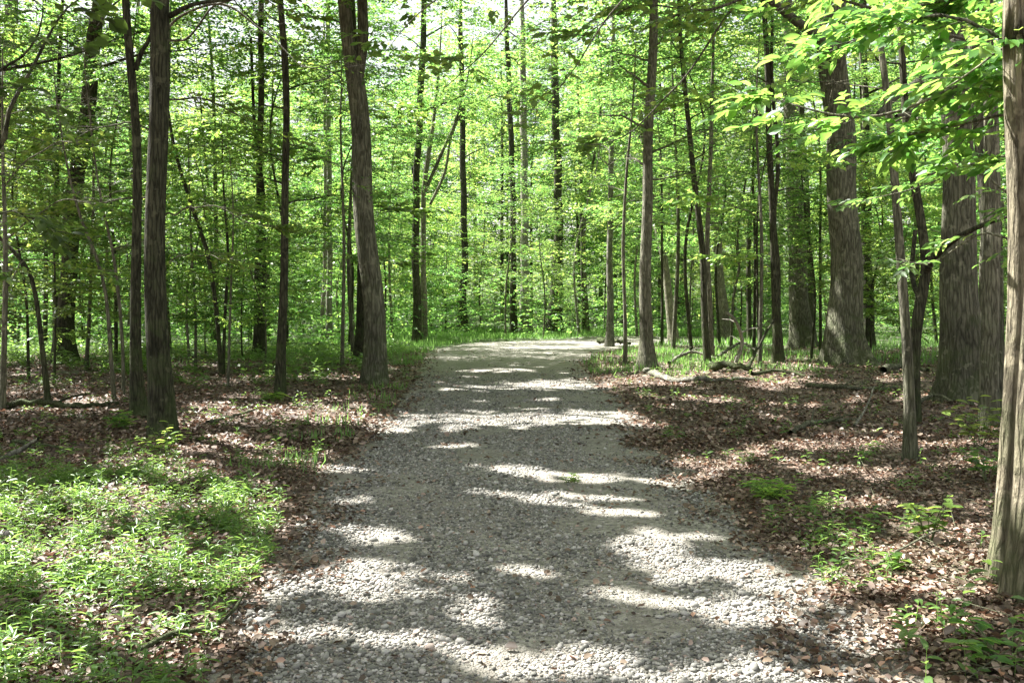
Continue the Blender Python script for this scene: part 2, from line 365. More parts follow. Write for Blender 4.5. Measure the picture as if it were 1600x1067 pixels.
# gravel road
m, N, L = mat('gravel'); M_ROAD = m
tc = N.new('ShaderNodeTexCoord'); ob = tc.outputs['Object']
v1 = N.new('ShaderNodeTexVoronoi'); v1.inputs['Scale'].default_value = 34; L.new(ob, v1.inputs['Vector'])
v2 = N.new('ShaderNodeTexVoronoi'); v2.inputs['Scale'].default_value = 75; L.new(ob, v2.inputs['Vector'])
s1 = N.new('ShaderNodeSeparateColor'); L.new(v1.outputs['Color'], s1.inputs[0])
cr = ramp(N, [(0, (.12, .115, .09)), (.5, (.235, .222, .185)), (1, (.40, .38, .33))]); L.new(s1.outputs[0], cr.inputs[0])
nb = noise(N, L, ob, .9, 5, .65); dr = ramp(N, [(.38, (0, 0, 0)), (.62, (.85, .85, .85))]); L.new(nb.outputs['Fac'], dr.inputs[0])
mx = N.new('ShaderNodeMixRGB'); L.new(dr.outputs[0], mx.inputs[0]); L.new(cr.outputs[0], mx.inputs[1]); mx.inputs[2].default_value = (.20, .18, .15, 1)
hh = N.new('ShaderNodeMath'); hh.operation = 'ADD'; L.new(v1.outputs['Distance'], hh.inputs[0]); L.new(v2.outputs['Distance'], hh.inputs[1])
b = N.new('ShaderNodeBump'); b.invert = True; b.inputs['Strength'].default_value = .9; b.inputs['Distance'].default_value = .018; L.new(hh.outputs[0], b.inputs['Height'])
p = N.new('ShaderNodeBsdfPrincipled'); p.inputs['Roughness'].default_value = .85; L.new(mx.outputs[0], p.inputs['Base Color']); L.new(b.outputs[0], p.inputs['Normal'])
o = N.new('ShaderNodeOutputMaterial'); L.new(p.outputs[0], o.inputs[0])
yy = np.concatenate([np.arange(1.5, 20, .12), np.arange(20, 49.01, .25)]); nu = 25
lx = np.interp(yy, EY, EL)-.12+.16*gnoise(yy*0, yy, 41, 1.6, 3); rx = np.interp(yy, EY, ER)+.12+.16*gnoise(yy*0+9, yy, 42, 1.6, 3)
u = np.linspace(0, 1, nu)[None]
X = lx[:, None]*(1-u)+rx[:, None]*u; Y = np.repeat(yy[:, None], nu, 1)
Z = gz(X.ravel(), Y.ravel())+.004+np.minimum(.02, 0) - (np.abs(u*2-1)**8*.02*np.ones_like(X)).ravel()
i = np.arange(len(yy)-1)[:, None]*nu; j = np.arange(nu-1)[None]
F = np.stack([i+j, i+j+1, i+nu+j+1, i+nu+j], -1).reshape(-1, 4)
prop(build('gravel_road', np.stack([X.ravel(), Y.ravel(), Z], -1), F, M_ROAD, smooth=True), kind='structure')

# ------------------------------------------------------------------ stones on the road
m, N, L = mat('stone'); M_STONE = m
geo = N.new('ShaderNodeNewGeometry'); r = ramp(N, [(0, (.07, .068, .058)), (.3, (.135, .132, .115)), (.65, (.225, .218, .195)), (.92, (.42, .40, .37)), (1, (.24, .17, .13))])
L.new(geo.outputs['Random Per Island'], r.inputs[0])
tc = N.new('ShaderNodeTexCoord'); nn = noise(N, L, tc.outputs['Object'], 60, 3); b = N.new('ShaderNodeBump'); b.inputs['Strength'].default_value = .3; b.inputs['Distance'].default_value = .01
L.new(nn.outputs['Fac'], b.inputs['Height'])
p = N.new('ShaderNodeBsdfPrincipled'); p.inputs['Roughness'].default_value = .8; L.new(r.outputs[0], p.inputs['Base Color']); L.new(b.outputs[0], p.inputs['Normal'])
o = N.new('ShaderNodeOutputMaterial'); L.new(p.outputs[0], o.inputs[0])
ph = (1+5**.5)/2
ICO = unit(np.array([(-1, ph, 0), (1, ph, 0), (-1, -ph, 0), (1, -ph, 0), (0, -1, ph), (0, 1, ph), (0, -1, -ph), (0, 1, -ph), (ph, 0, -1), (ph, 0, 1), (-ph, 0, -1), (-ph, 0, 1)]))
ICF = np.array([(0, 11, 5), (0, 5, 1), (0, 1, 7), (0, 7, 10), (0, 10, 11), (1, 5, 9), (5, 11, 4), (11, 10, 2), (10, 7, 6), (7, 1, 8), (3, 9, 4), (3, 4, 2), (3, 2, 6), (3, 6, 8), (3, 8, 9), (4, 9, 5), (2, 4, 11), (6, 2, 10), (8, 6, 7), (9, 8, 1)])
def stones(rng, x, y, z, s):
    n = len(x)
    base = ICO[None]*(1+rng.normal(0, .16, (n, 12, 1)))
    base = base*np.stack([rng.uniform(.8, 1.25, n), rng.uniform(.6, 1., n), rng.uniform(.4, .75, n)], -1)[:, None, :]
    a = rng.uniform(0, 6.28, n); c, s_ = np.cos(a), np.sin(a)
    tl = rng.normal(0, .35, n)
    bx, by, bz = base[..., 0], base[..., 1], base[..., 2]
    bx, bz = bx*np.cos(tl)[:, None]-bz*np.sin(tl)[:, None], bx*np.sin(tl)[:, None]+bz*np.cos(tl)[:, None]
    X = bx*c[:, None]-by*s_[:, None]; Y = bx*s_[:, None]+by*c[:, None]
    V = np.stack([X, Y, bz], -1)*(s[:, None, None]*.5)+np.stack([x, y, z], -1)[:, None, :]
    F = (ICF[None]+(np.arange(n)*12)[:, None, None]).reshape(-1, 3)
    return V.reshape(-1, 3), F
rng = np.random.default_rng(7)
n = 340000
y = 3.6+ (rng.random(n)**1.6)*22; x = rng.uniform(-2.6, 2.6, n)
inn = road_in(x, y)+.28*gnoise(x, y, 43, 1.1, 4)
bare = gnoise(x, y, 44, 1.8, 3)                       # smoother packed fines show between gravelly parts
dens = np.clip(inn/.25, 0, 1)*np.clip(.62-.8*bare+.25*(y < 6)-.35*np.clip(x/1.2, -.3, 1), .07, 1)*np.clip(1.25-(y-4)/17, 0, 1)
k = rng.random(n) < dens; x, y = x[k], y[k]
s = np.exp(rng.normal(math.log(.0125), .48, len(x)))*(1+.03*(y-4)); edge = np.exp(-np.maximum(road_in(x, y), 0)/.2)
s *= 1+.5*edge*(rng.random(len(x)) < .4); s = np.clip(s, .007, .065)
V, F = stones(rng, x, y, gz(x, y)+.004+s*.12, s)
prop(build('gravel_stone', V, F, M_STONE), kind='stuff', label='loose grey gravel stones spread over the forest road', category='gravel')
print('stones', len(x))

# ------------------------------------------------------------------ leaf litter
rng = np.random.default_rng(11)
def scatter_litter(n, y0, y1, size, pw=1.4):
    y = y0+(rng.random(n)**pw)*(y1-y0); x = rng.uniform(-1, 1, n)*(.56*y+2.2)
    d = road_in(x, y)+.38*gnoise(x, y, 51, 1.5, 4)
    pr = np.where(d < -.15, np.clip(.85+.6*gnoise(x, y, 53, 1.3), .15, 1), np.where(d < .3, .45-1.1*np.maximum(d, -.05), .012+.03*(gnoise(x, y, 52, 2.) > .5)))
    k = rng.random(n) < pr; x, y = x[k], y[k]; n = len(x)
    a = rng.uniform(0, 6.28, n); D = np.stack([np.cos(a), np.sin(a), rng.normal(0, .35, n)], -1)
    Nn = rng.normal(0, .45, (n, 3)); Nn[:, 2] = 1
    P = np.stack([x, y, gz(x, y)+rng.uniform(0, .03, n)], -1)
    return leaves(P, D, Nn, size*rng.uniform(.5, 1.3, n), rng.uniform(.45, .9, n), 'curl')
V, F = join([scatter_litter(195000, 3.6, 12, .040, 1.2), scatter_litter(9000, 3.6, 14, .06, 1.2), scatter_litter(115000, 11, 36, .066, 1.3)])
prop(build('leaf_litter', V, F, M_LITTER), kind='stuff', label='dry brown fallen leaves covering the forest floor beside the road', category='leaf litter')

n = 5200; y = 3.8+rng.random(n)**1.2*26; x = rng.uniform(-1, 1, n)*(.56*y+.5); k = road_in(x, y) < rng.uniform(-.6, .15, n); x, y = x[k], y[k]; n = len(x)
V, F = twigs(np.stack([x, y, gz(x, y)+rng.uniform(.01, .05, n)], -1), rng.uniform(0, 6.28, n), rng.normal(.02, .12, n), rng.uniform(.08, .55, n)**1.2*1.3, .0035, droop=.03)
prop(build('twig_litter', V, F, B_GREY), kind='stuff', label='thin dead twigs strewn over the leaf litter', category='twigs')
# ------------------------------------------------------------------ weeds and grass
def weeds(rng, x, y, h, nl, leaf, wr, kind='fold', lean=.25):
    n = len(x); a = rng.uniform(0, 6.28, n); ln = rng.uniform(0, lean, n)*h
    base = np.stack([x, y, gz(x, y)], -1)
    top = base+np.stack([np.cos(a)*ln, np.sin(a)*ln, h], -1)
    t = (np.arange(nl)+1)/nl; t = t[None]*np.ones((n, 1))
    P = base[:, None]+(top-base)[:, None]*t[..., None]
    az = a[:, None]+np.arange(nl)[None]*2.4+rng.normal(0, .4, (n, nl))
    D = np.stack([np.cos(az), np.sin(az), rng.uniform(-.2, .7, (n, nl))], -1)
    Nn = np.stack([-np.cos(az)*.3, -np.sin(az)*.3, np.ones((n, nl))], -1)+rng.normal(0, .25, (n, nl, 3))
    Ln = leaf*rng.uniform(.6, 1.25, (n, nl))
    lv = leaves(P.reshape(-1, 3), D.reshape(-1, 3), Nn.reshape(-1, 3), Ln.ravel(), wr, kind)
    # stems as thin blades
    sd = np.stack([-np.sin(a), np.cos(a), 0*a], -1)*.0016
    Vs = np.stack([base-sd, base+sd, top+sd*.6, top-sd*.6], 1).reshape(-1, 3)
    Fs = np.arange(n*4).reshape(-1, 4)
    return join([lv, (Vs, Fs)])
def inpx(x, y, poly):
    px = CX+FPX*x/y; py = HY+CAM_H*FPX/y; c = np.zeros(len(x), bool)
    for (x0, y0), (x1, y1) in zip(poly, poly[1:]+poly[:1]):
        hit = ((y0 > py) != (y1 > py)) & (px < (x1-x0)*(py-y0)/((y1-y0)+1e-9)+x0); c ^= hit
    return c
rng = np.random.default_rng(13)
n = 80000; y = 3.2+rng.random(n)*10.3; x = rng.uniform(-8, -.8, n)
main = inpx(x, y, [(-900, 790), (100, 745), (330, 760), (440, 790), (430, 870), (380, 930), (340, 1000), (290, 1200), (-1400, 1300)])
g = gnoise(x, y, 61, 1.3)
g2 = gnoise(x, y, 64, .45, 2)
pr = main*np.clip(.5+.6*g+.35*g2, .04, 1)*.33 + (~main)*(road_in(x, y) < -.25)*np.clip(g+.3*g2-.12, 0, 1)*.14*(y < 11)
k = rng.random(n) < pr
w1 = weeds(rng, x[k], y[k], rng.uniform(.03, .15, k.sum())*(1+.6*(rng.random(k.sum()) < .1)), 8, .055, .26)
print('weeds', k.sum())
n = 30000; y = 4+rng.random(n)**1.3*20; x = rng.uniform(-10, 10, n); g = gnoise(x, y, 62, 1.8)
k = (road_in(x, y) < -.15) & (rng.random(n) < np.clip(g-.1, 0, 1)*.45)
w2 = weeds(rng, x[k], y[k], rng.uniform(.04, .16, k.sum()), 6, .07, .38)
n = 6000; y = 3.8+rng.random(n)*4; x = rng.uniform(1, 5, n)
k = inpx(x, y, [(1150, 740), (1260, 740), (1420, 930), (1290, 930), (1200, 830)]) & (rng.random(n) < .28*np.clip(.6+gnoise(x, y, 66, .8), 0, 1))
w3 = weeds(rng, x[k], y[k], rng.uniform(.04, .14, k.sum()), 7, .055, .22)
k = inpx(x, y, [(1380, 960), (1700, 880), (1700, 1200), (1480, 1200)]) & (rng.random(n) < .03)
w4 = weeds(rng, x[k], y[k], rng.uniform(.08, .24, k.sum()), 6, .085, .42)
n = 16000; y = rng.uniform(19, 36, n); x = rng.uniform(-18, -3.5, n); g = gnoise(x, y, 67, 3.5)
k = (road_in(x, y) < -.6) & (rng.random(n) < np.clip(g+.25+(y-26)*.04, 0, 1)*.45)
w5 = weeds(rng, x[k], y[k], rng.uniform(.1, .4, k.sum()), 6, .15, .45, 'kite')
V, F = join([w1, w2, w3, w4]); V5, F5 = w5
F5 = F5+len(V); V, F = np.concatenate([V, V5]), np.concatenate([F, F5])
prop(build('ground_cover', V, F, M_WEED), kind='stuff', label='low green weeds and stiltgrass growing over the forest floor', category='weeds')
# grass verge at the bend and the glade on the right
def grass(rng, n, xr, yr, h, scale, thr):
    x = rng.uniform(*xr, n); y = rng.uniform(*yr, n)
    k = (road_in(x, y) < -.1) & (gnoise(x, y, 63, scale) > thr); x, y = x[k], y[k]; n = len(x)
    a = rng.uniform(0, 6.28, n); D = np.stack([np.cos(a)*.5, np.sin(a)*.5, np.ones(n)], -1)
    Nn = np.stack([np.cos(a), np.sin(a), -.5*np.ones(n)], -1)
    return leaves(np.stack([x, y, gz(x, y)], -1), D, Nn, h*rng.uniform(.5, 1.3, n), .12, 'blade')
rng = np.random.default_rng(17)
V, F = join([grass(rng, 26000, (-9, 14), (38, 62), .26, 6, -.7), grass(rng, 22000, (4, 32), (27, 52), .24, 6, -.35),
             grass(rng, 8000, (-8, -1.8), (26, 40), .20, 4, -.1), grass(rng, 9000, (1.5, 7), (21, 36), .18, 3, .1), grass(rng, 4000, (-30, -8), (24, 55), .28, 6, .1),
             grass(rng, 1500, (-2.9, -1.7), (9, 20), .14, 1.5, .3)])
prop(build('grass', V, F, M_GRASS), kind='stuff', label='sunlit fresh green grass along the bend of the road and under the far trees', category='grass')

# ------------------------------------------------------------------ trees
def world_pts(pts, d):
    return [np.array([(px-CX)/FPX*d, d, CAM_H+(HY-py)/FPX*d]) for px, py, w in pts], [w/FPX*d/2*.88 for px, py, w in pts]
def limb_path(rng, start, az, length, rise, k=5, wob=.12):
    P = [np.array(start, float)]; a = az; st = length/k
    for i in range(k):
        a += rng.normal(0, wob*2); sl = rise*(1-.6*i/k)+rng.normal(0, wob)
        P.append(P[-1]+np.array([math.cos(a)*math.cos(sl), math.sin(a)*math.cos(sl), math.sin(sl)])*st)
    return np.array(P)
def interp_path(P, t):
    q = t*(len(P)-1); i = min(int(q), len(P)-2); return P[i]+(P[i+1]-P[i])*(q-i)
def foliage(rng, path, rad, z0, z1, rfun, nl, nc, ns, m, leaf, kind='kite', wr=.5, keep=None, crad=.9, rise=.35, flat=.3, tw=0, az0=None, sprl=.55, limb_r=.32, tilt=.5):
    """limbs from the trunk between z0 and z1, leafy clusters along them. returns wood parts, leaf parts"""
    wood, lf = [], []
    zs = path[:, 2]
    for i in range(nl):
        f = (i+rng.random())/nl; z = z0+(z1-z0)*f
        j = int(np.argmin(np.abs(zs-z))); st = path[j]; r0 = rad[j]*limb_r*rng.uniform(.7, 1.2)
        az = i*2.399+rng.normal(0, .4) if az0 is None else az0+rng.normal(0, .5)
        ln = rfun(f)*rng.uniform(.7, 1.2)
        lp = limb_path(rng, st, az, ln, rise*(1+.7*f))
        sp, sr = smooth_path(lp, np.linspace(r0, max(.005, r0*.18), len(lp)), max(.25, ln/9))
        wood.append(tube(sp, sr, 5))
        for c in range(nc):
            t = .3+.7*(c+rng.random())/nc
            base = interp_path(lp, min(t, 1)); a2 = az+rng.normal(0, .9); off = rng.uniform(.2, 1.)*crad
            cen = base+np.array([math.cos(a2)*off, math.sin(a2)*off, rng.normal(.1, .18)*crad])
            if r0 > .008: 
                wood.append(tube(np.array([base, (base+cen)/2+[0, 0, .06], cen]), [max(.004, r0*.3), max(.003, r0*.2), .002], 3))
            n = max(1, int(ns*rng.uniform(.6, 1.3)))
            O = cen+rng.normal(0, 1, (n, 3))*np.array([crad*.55, crad*.55, crad*flat*.6])
            yaw = a2+rng.normal(0, 1.1, n); pit = rng.normal(.0, .22, n); L_ = sprl*rng.uniform(.6, 1.3, n)
            lf.append(sprays(rng, O, yaw, pit, L_, m, leaf, kind, wr, tilt=tilt, keep=keep))
            if tw: lf.append((*twigs(O, yaw, pit, L_, tw), 1))
    return wood, lf
def extend(P, r, H):
    """carry the stem on above the last measured point to height H"""
    P = list(P); r = list(r); d = unit(P[-1]-P[-2]); top = P[-1][2]
    if H <= top+.5: return P, r
    n = 4; dz = (H-top)/n
    for i in range(n):
        d = d*.75+np.array([0, 0, 1])*.25; d = d/d[2]
        P.append(P[-1]+d*dz); r.append(r[-1]*(.78 if i < n-1 else .35))
    return P, r
TREES = []
FILL = []      # unseen crown sprays added to shade the road, shared out to the nearest trunks
_r = np.random.default_rng(777); _n = 85000
_y = 1+_r.random(_n)**.8*33; _x = _r.uniform(-1, 1, _n)*(.56*_y+1.5); _z = _r.uniform(8.5, 17.5, _n)
_k = (_r.random(_n) < 1.0)
FP = np.stack([_x-SX*_z, _y-SY*_z, _z], -1)[_k]
FP = FP[((FP[:, 2]-1.6)/np.maximum(FP[:, 1], .1) > .36)]
HOSTS = [(-4.13, 11.3, 1), (-5.2, 13.3, 2), (-18.2, 26, 3), (-4.2, 17.4, 4), (-2.8, 20.3, 5), (-4.3, 27, 6), (-7.6, 29, 7), (3.3, 23.5, 26), (5.3, 24.5, 28), (6.8, 24.5, 32), (8.5, 24.5, 35), (7.25, 15.5, 39),
         (-10.5, 9.5, 60), (-13.5, 15.5, 61), (-8.2, 4.6, 62), (-6.5, -1., 63), (-15, 6, 64), (-12, 22, 65)]
_d = np.stack([np.hypot(FP[:, 0]-a, FP[:, 1]-b_) for a, b_, c in HOSTS]); _w = _d.argmin(0)
FP_HOST = np.array([h[2] for h in HOSTS])[_w]; FP_OK = _d.min(0) < 8.5
def fill_sprays(key):
    O = FP[(FP_HOST == key) & FP_OK]; n = len(O)
    if not n: return []
    rg = np.random.default_rng(key+5000)
    return [sprays(rg, O, rg.uniform(0, 6.28, n), rg.normal(0, .2, n), rg.uniform(.4, .8, n), 9, .18, 'kite', .55, tilt=.35, keep=keep_shade)]
def empty(name, loc, **k):
    o = bpy.data.objects.new(name, None); C.objects.link(o); o.location = loc; o.empty_display_size = .2; prop(o, **k); return o
def tree(seed, name, label, pts, d, bark='d', H=20, fol=None, extra=None, flare=.42, lobes=5, group=None, cat='tree', stems=None, leafm=None, rough=.07, limbs=None, sides=14):
    """pts: (px, py, width px) from the base up, d: distance. fol: list of dicts for foliage()"""
    rng = np.random.default_rng(seed)
    P, r = world_pts(pts, d)
    P[0][2] = gzs(P[0][0], d)-.12
    P, r = extend(P, r, H)
    base = np.array([P[0][0], d, gzs(P[0][0], d)])
    sp, sr = smooth_path(P, r, .3 if d < 30 else .6)
    wob = .15*sr[:, None]*np.stack([np.sin(sp[:, 2]*1.7+seed), np.cos(sp[:, 2]*1.3+seed), 0*sp[:, 2]], -1); sp = sp+wob
    wood = [tube(sp, sr, sides, rng, rough, flare, .28+r[0]*.6, lobes)]; lf = []; sub = []
    for st in (stems or []):
        Q, q = world_pts(st['pts'], st.get('d', d))
        if st.get('ground'): Q[0][2] = gzs(Q[0][0], Q[0][1])-.1
        if st.get('H'): Q, q = extend(Q, q, st['H'])
        s2, q2 = smooth_path(Q, q, .25)
        sub.append(tube(s2, q2, 10 if st.get('H') else 8, rng, rough, .4 if st.get('ground') else 0))
    for f in (fol or []):
        f = dict(f); rm = f.pop('R', 2.0)
        a, b_ = foliage(rng, sp, sr, rfun=(lambda t, rm=rm: rm*(.55+.9*t-1.15*t*t)) if not callable(rm) else rm, **f)
        wood += a; lf += b_
    lf += fill_sprays(seed)
    e = empty(name, base, label=label, category=cat, group=group)
    Vw, Fw = join(wood); build('trunk', Vw-base, Fw, BARK[bark], e, smooth=True)
    for Vs, Fs in sub: build('stem', Vs-base, Fs, BARK[bark], e, smooth=True)
    for lb in (limbs or []):
        Q, q = world_pts([(a, b_, w) for a, b_, w, dd in lb], 1)
        Q = [np.array([(a-CX)/FPX*dd, dd, CAM_H+(HY-b_)/FPX*dd]) for a, b_, w, dd in lb]; q = [w/FPX*dd/2 for a, b_, w, dd in lb]
        s2, q2 = smooth_path(Q, q, .15)
        Vl, Fl = tube(s2, q2, 8, rng, .05); build('limb', Vl-base, Fl, BARK[bark], e, smooth=True)
    if lf:
        build_crown(lf, base, leafm or M_LEAF, BARK[bark], e)
    TREES.append((base[0], base[1], .5)); return e
K = keep_shade
def canopy(z0=8, z1=19, R=5.5, nl=15, nc=5, ns=20, m=8, leaf=.15): return dict(z0=z0, z1=z1, R=R, nl=nl, nc=nc, ns=ns, m=m, leaf=leaf, keep=K, crad=1.25, flat=.5, sprl=.7)
def under(z0, z1, R, nl=8, nc=3, ns=7, m=8, leaf=.085, crad=.55, tw=.0035, keep=K, **k): return dict(z0=z0, z1=z1, R=R, nl=nl, nc=nc, ns=ns, m=m, leaf=leaf, keep=keep, crad=crad, flat=.25, rise=.25, tw=tw, sprl=.42, **k)

# --- left of the road
tree(1, 'tree', 'nearest trunk left of the road, dark, straight and ridged, with a sunlit rim low down',
     [(253, 692, 50), (247, 560, 41), (244, 350, 36), (246, 150, 35), (250, 0, 34)], 11.3, 'd', 20, [canopy(8, 19, 6, 18)], limbs=[[(266, 25, 9, 11.3), (300, 8, 7, 11.0), (340, 2, 5, 10.8), (400, -6, 4, 10.6)]])
tree(2, 'tree', 'slim dark trunk just left of the nearest left trunk, forking near the top',
     [(216, 658, 30), (213, 560, 20), (213, 350, 16), (212, 200, 15), (204, 90, 14), (197, 0, 13)], 13.3, 'd', 16, [canopy(7, 15, 5, 12)],
     stems=[dict(pts=[(211, 110, 10), (222, 80, 8), (236, 55, 7), (240, 0, 6)], H=9)])
tree(3, 'tree', 'thick dark trunk at the far left, leaning right as it rises from green undergrowth',
     [(103, 566, 42), (104, 490, 28), (108, 380, 27), (122, 270, 26), (138, 150, 25), (150, 40, 23), (155, 0, 22)], 26, 'd', 21, [canopy(7, 20, 5, 14)])
tree(4, 'tree', 'straight slender dark trunk between the nearest left trunk and the big roadside one',
     [(438, 618, 20), (441, 500, 15), (445, 350, 13), (448, 200, 12), (444, 90, 12), (438, 0, 11)], 17.4, 'd', 17, [canopy(7.5, 16, 5, 12), under(3.0, 7.2, 1.9, 10, leafm := 3, 7) if False else under(3.2, 7.2, 1.7, 9)], leafm=M_LEAF)
tree(5, 'tree', 'big ridged trunk at the left edge of the road, splitting in two high up',
     [(590, 599, 44), (585, 520, 39), (576, 400, 38), (566, 260, 36), (556, 130, 34), (546, 60, 26), (538, 0, 24)], 20.3, 'o', 22, [canopy(8, 21, 6, 18)],
     stems=[dict(pts=[(558, 140, 20), (567, 60, 21), (566, 0, 19)], H=20)])
tree(6, 'tree', 'dark trunk half hidden behind the big trunk at the left edge of the road',
     [(562, 566, 26), (563, 500, 18), (566, 400, 15), (560, 250, 14), (550, 0, 12)], 27, 'd', 18, [canopy(8, 17, 4, 9, leaf=.17)])
tree(7, 'tree', 'narrow dark twin-stemmed trunk between the two straight trunks on the left',
     [(400, 560, 16), (403, 450, 12), (405, 300, 11), (408, 120, 11), (408, 0, 10)], 29, 'd', 18, [canopy(8, 17, 4, 9, leaf=.17), under(3, 7.5, 1.8, 8)],
     stems=[dict(pts=[(409, 556, 11), (412, 430, 9), (411, 300, 7), (398, 200, 6), (392, 60, 5)], ground=1)])
tree(8, 'sapling', 'thin bent sapling at the far left, curving left above the forest floor',
     [(76, 640, 11), (66, 540, 9), (56, 460, 8), (40, 415, 7), (0, 372, 6), (-40, 330, 5)], 15, 'd', 5.5, [under(2.2, 5.2, 1.5, 9)], cat='sapling', flare=.2, sides=8)
tree(9, 'sapling', 'thin dark sapling leaning left with its foot right of the near left trunk',
     [(347, 592, 9), (338, 480, 8), (322, 390, 8), (302, 330, 7), (275, 240, 6), (262, 170, 5)], 21, 'd', 8, [under(3.5, 8, 1.6, 9)], cat='sapling', flare=.2, sides=8)
tree(10, 'sapling', 'upright wispy sapling beside the leaning dark one on the left', [(349, 590, 6), (352, 480, 6), (356, 400, 5), (350, 300, 4)], 21.5, 'd', 6, [under(2.2, 6, 1.5, 8)], cat='sapling', flare=.2, sides=8)
tree(11, 'sapling', 'curved thin stem left of the near left trunks, the left one of two', [(180, 630, 8), (172, 540, 7), (165, 460, 6), (150, 400, 6), (128, 345, 5), (110, 280, 4)], 16, 'g', 6, [under(2.4, 6, 1.5, 9)], cat='sapling', flare=.2, sides=8)
tree(12, 'sapling', 'curved thin stem left of the near left trunks, the right one of two', [(193, 618, 7), (191, 540, 6), (184, 450, 6), (176, 390, 5), (160, 320, 4)], 17, 'g', 6.5, [under(2.6, 6.5, 1.5, 8)], cat='sapling', flare=.2, sides=8)
tree(13, 'sapling', 'slim sapling with a knotty stem between the leaning sapling and the dark twin stems', [(305, 578, 5), (305, 480, 5), (300, 400, 4), (297, 330, 4)], 24, 'g', 6.5, [under(2.2, 6.5, 1.6, 8)], cat='sapling', flare=.2, sides=8)
tree(14, 'tree', 'pale slender far trunk on the left, right one of a close pair', [(514, 534, 12), (515, 420, 10), (514, 250, 9), (512, 0, 8)], 42, 'p', 18, [canopy(9, 17, 3.5, 8, leaf=.18)])
tree(15, 'tree', 'pale slender far trunk on the left, left one of a close pair', [(502, 534, 8), (507, 420, 7), (508, 250, 6), (506, 60, 5)], 42.5, 'p', 15, [canopy(8, 15, 3, 6, leaf=.18)])
tree(16, 'tree', 'pale grey trunk at the left border of the photo, far behind', [(13, 520, 28), (15, 300, 24), (16, 100, 23), (17, 0, 22)], 38, 'p', 22, [canopy(10, 21, 4, 10, leaf=.18)])
tree(17, 'tree', 'grey straight trunk left of the road bend, next to a paler forked trunk', [(653, 530, 17), (650, 430, 14), (650, 300, 13), (656, 180, 12), (661, 60, 11), (663, 0, 10)], 42, 'd', 21, [canopy(10, 20, 4, 10, leaf=.18)])
tree(18, 'tree', 'paler trunk left of the road bend with dark upswept forks', [(663, 528, 12), (662, 420, 10), (661, 330, 9), (668, 250, 8), (676, 200, 6)], 43.5, 'g', 15, [canopy(8, 15, 3.4, 8, leaf=.18)],
     stems=[dict(pts=[(664, 300, 6), (690, 240, 6), (708, 200, 5), (724, 150, 4)], H=14), dict(pts=[(672, 320, 5), (695, 270, 5), (705, 215, 4), (726, 165, 3)])])
# --- centre, beyond the bend
tree(19, 'tree', 'dark trunk with a swollen foot left of centre beyond the bend', [(722, 514, 22), (722, 470, 15), (726, 420, 12), (724, 300, 11), (722, 180, 10), (720, 60, 9)], 56, 'd', 21, [canopy(9, 20, 4, 10, leaf=.2)])
tree(20, 'tree', 'thin straight blackish trunk at centre beyond the bend, left of the pale one', [(802, 512, 14), (802, 420, 10), (801, 300, 10), (797, 180, 9), (792, 60, 8)], 54, 'd', 22, [canopy(10, 21, 4, 10, leaf=.2)])
tree(21, 'tree', 'pale grey straight trunk at the centre of the photo beyond the bend', [(822, 508, 24), (820, 450, 16), (820, 350, 14), (819, 240, 13), (817, 100, 12)], 58, 'p', 24, [canopy(13, 23, 4, 10, leaf=.2)])
tree(22, 'tree', 'stout dark trunk right of centre beyond the bend, widening to its foot', [(867, 508, 32), (868, 460, 22), (872, 380, 16), (872, 280, 14), (868, 180, 13), (866, 60, 12)], 56, 'd', 23, [canopy(12, 22, 4, 10, leaf=.2)])
tree(23, 'tree', 'thin dark far trunk between the stout dark trunk and the pale one by the road', [(913, 510, 10), (911, 430, 8), (909, 340, 7), (905, 220, 6)], 60, 'd', 18, [canopy(8, 17, 4, 9, leaf=.2)])
# --- right of the road
tree(24, 'tree', 'pale grey slim trunk at the right edge of the bend', [(953, 537, 15), (953, 480, 12), (953, 380, 10), (955, 260, 9), (957, 120, 8)], 39, 'p', 18, [canopy(9, 17, 4, 9, leaf=.18), under(4.5, 9, 2.2, 8, leaf=.1)])
tree(25, 'sapling', 'very thin upright sapling just left of the straight trunk right of the road', [(977, 572, 8), (976, 480, 6), (974, 380, 6), (978, 280, 5), (986, 200, 4)], 25.5, 'g', 9, [under(4., 9, 1.9, 12)], cat='sapling', flare=.2, sides=8)
tree(26, 'tree', 'straight brown trunk right of the road with a pale log lying at its foot',
     [(1010, 583, 36), (1009, 530, 23), (1009, 420, 20), (1011, 300, 18), (1015, 180, 17), (1020, 60, 16), (1022, 0, 15)], 23.5, 'g', 20, [canopy(8, 19, 5, 14), under(4.6, 8, 2.6, 11, 4, 8)])
tree(27, 'tree', 'leaning trunk with a sunlit left side behind the straight brown trunk', [(1052, 526, 20), (1046, 470, 15), (1036, 400, 13), (1025, 340, 12), (1012, 260, 11), (1000, 180, 10)], 44, 'g', 17, [canopy(9, 16, 4, 9, leaf=.18)])
tree(28, 'tree', 'thin crooked dark stem, left one of a pair right of the road', [(1106, 578, 14), (1101, 480, 12), (1096, 380, 11), (1084, 270, 10), (1073, 170, 9), (1066, 90, 8)], 24.5, 'd', 13, [canopy(7, 13, 3.5, 9), under(4.5, 7.5, 2., 8)], flare=.3)
tree(29, 'tree', 'thin paler stem, right one of a pair right of the road', [(1113, 560, 12), (1109, 480, 10), (1105, 400, 9), (1108, 300, 8), (1112, 180, 7)], 27, 'g', 12, [canopy(7, 12, 3, 7), under(4, 7, 2.0, 8)], flare=.3)
tree(30, 'tree', 'far pale trunk right of the crooked pair, standing in grass', [(1134, 524, 24), (1126, 450, 16), (1120, 350, 14), (1114, 200, 13), (1110, 60, 12)], 48, 'g', 21, [canopy(10, 20, 4, 10, leaf=.2)])
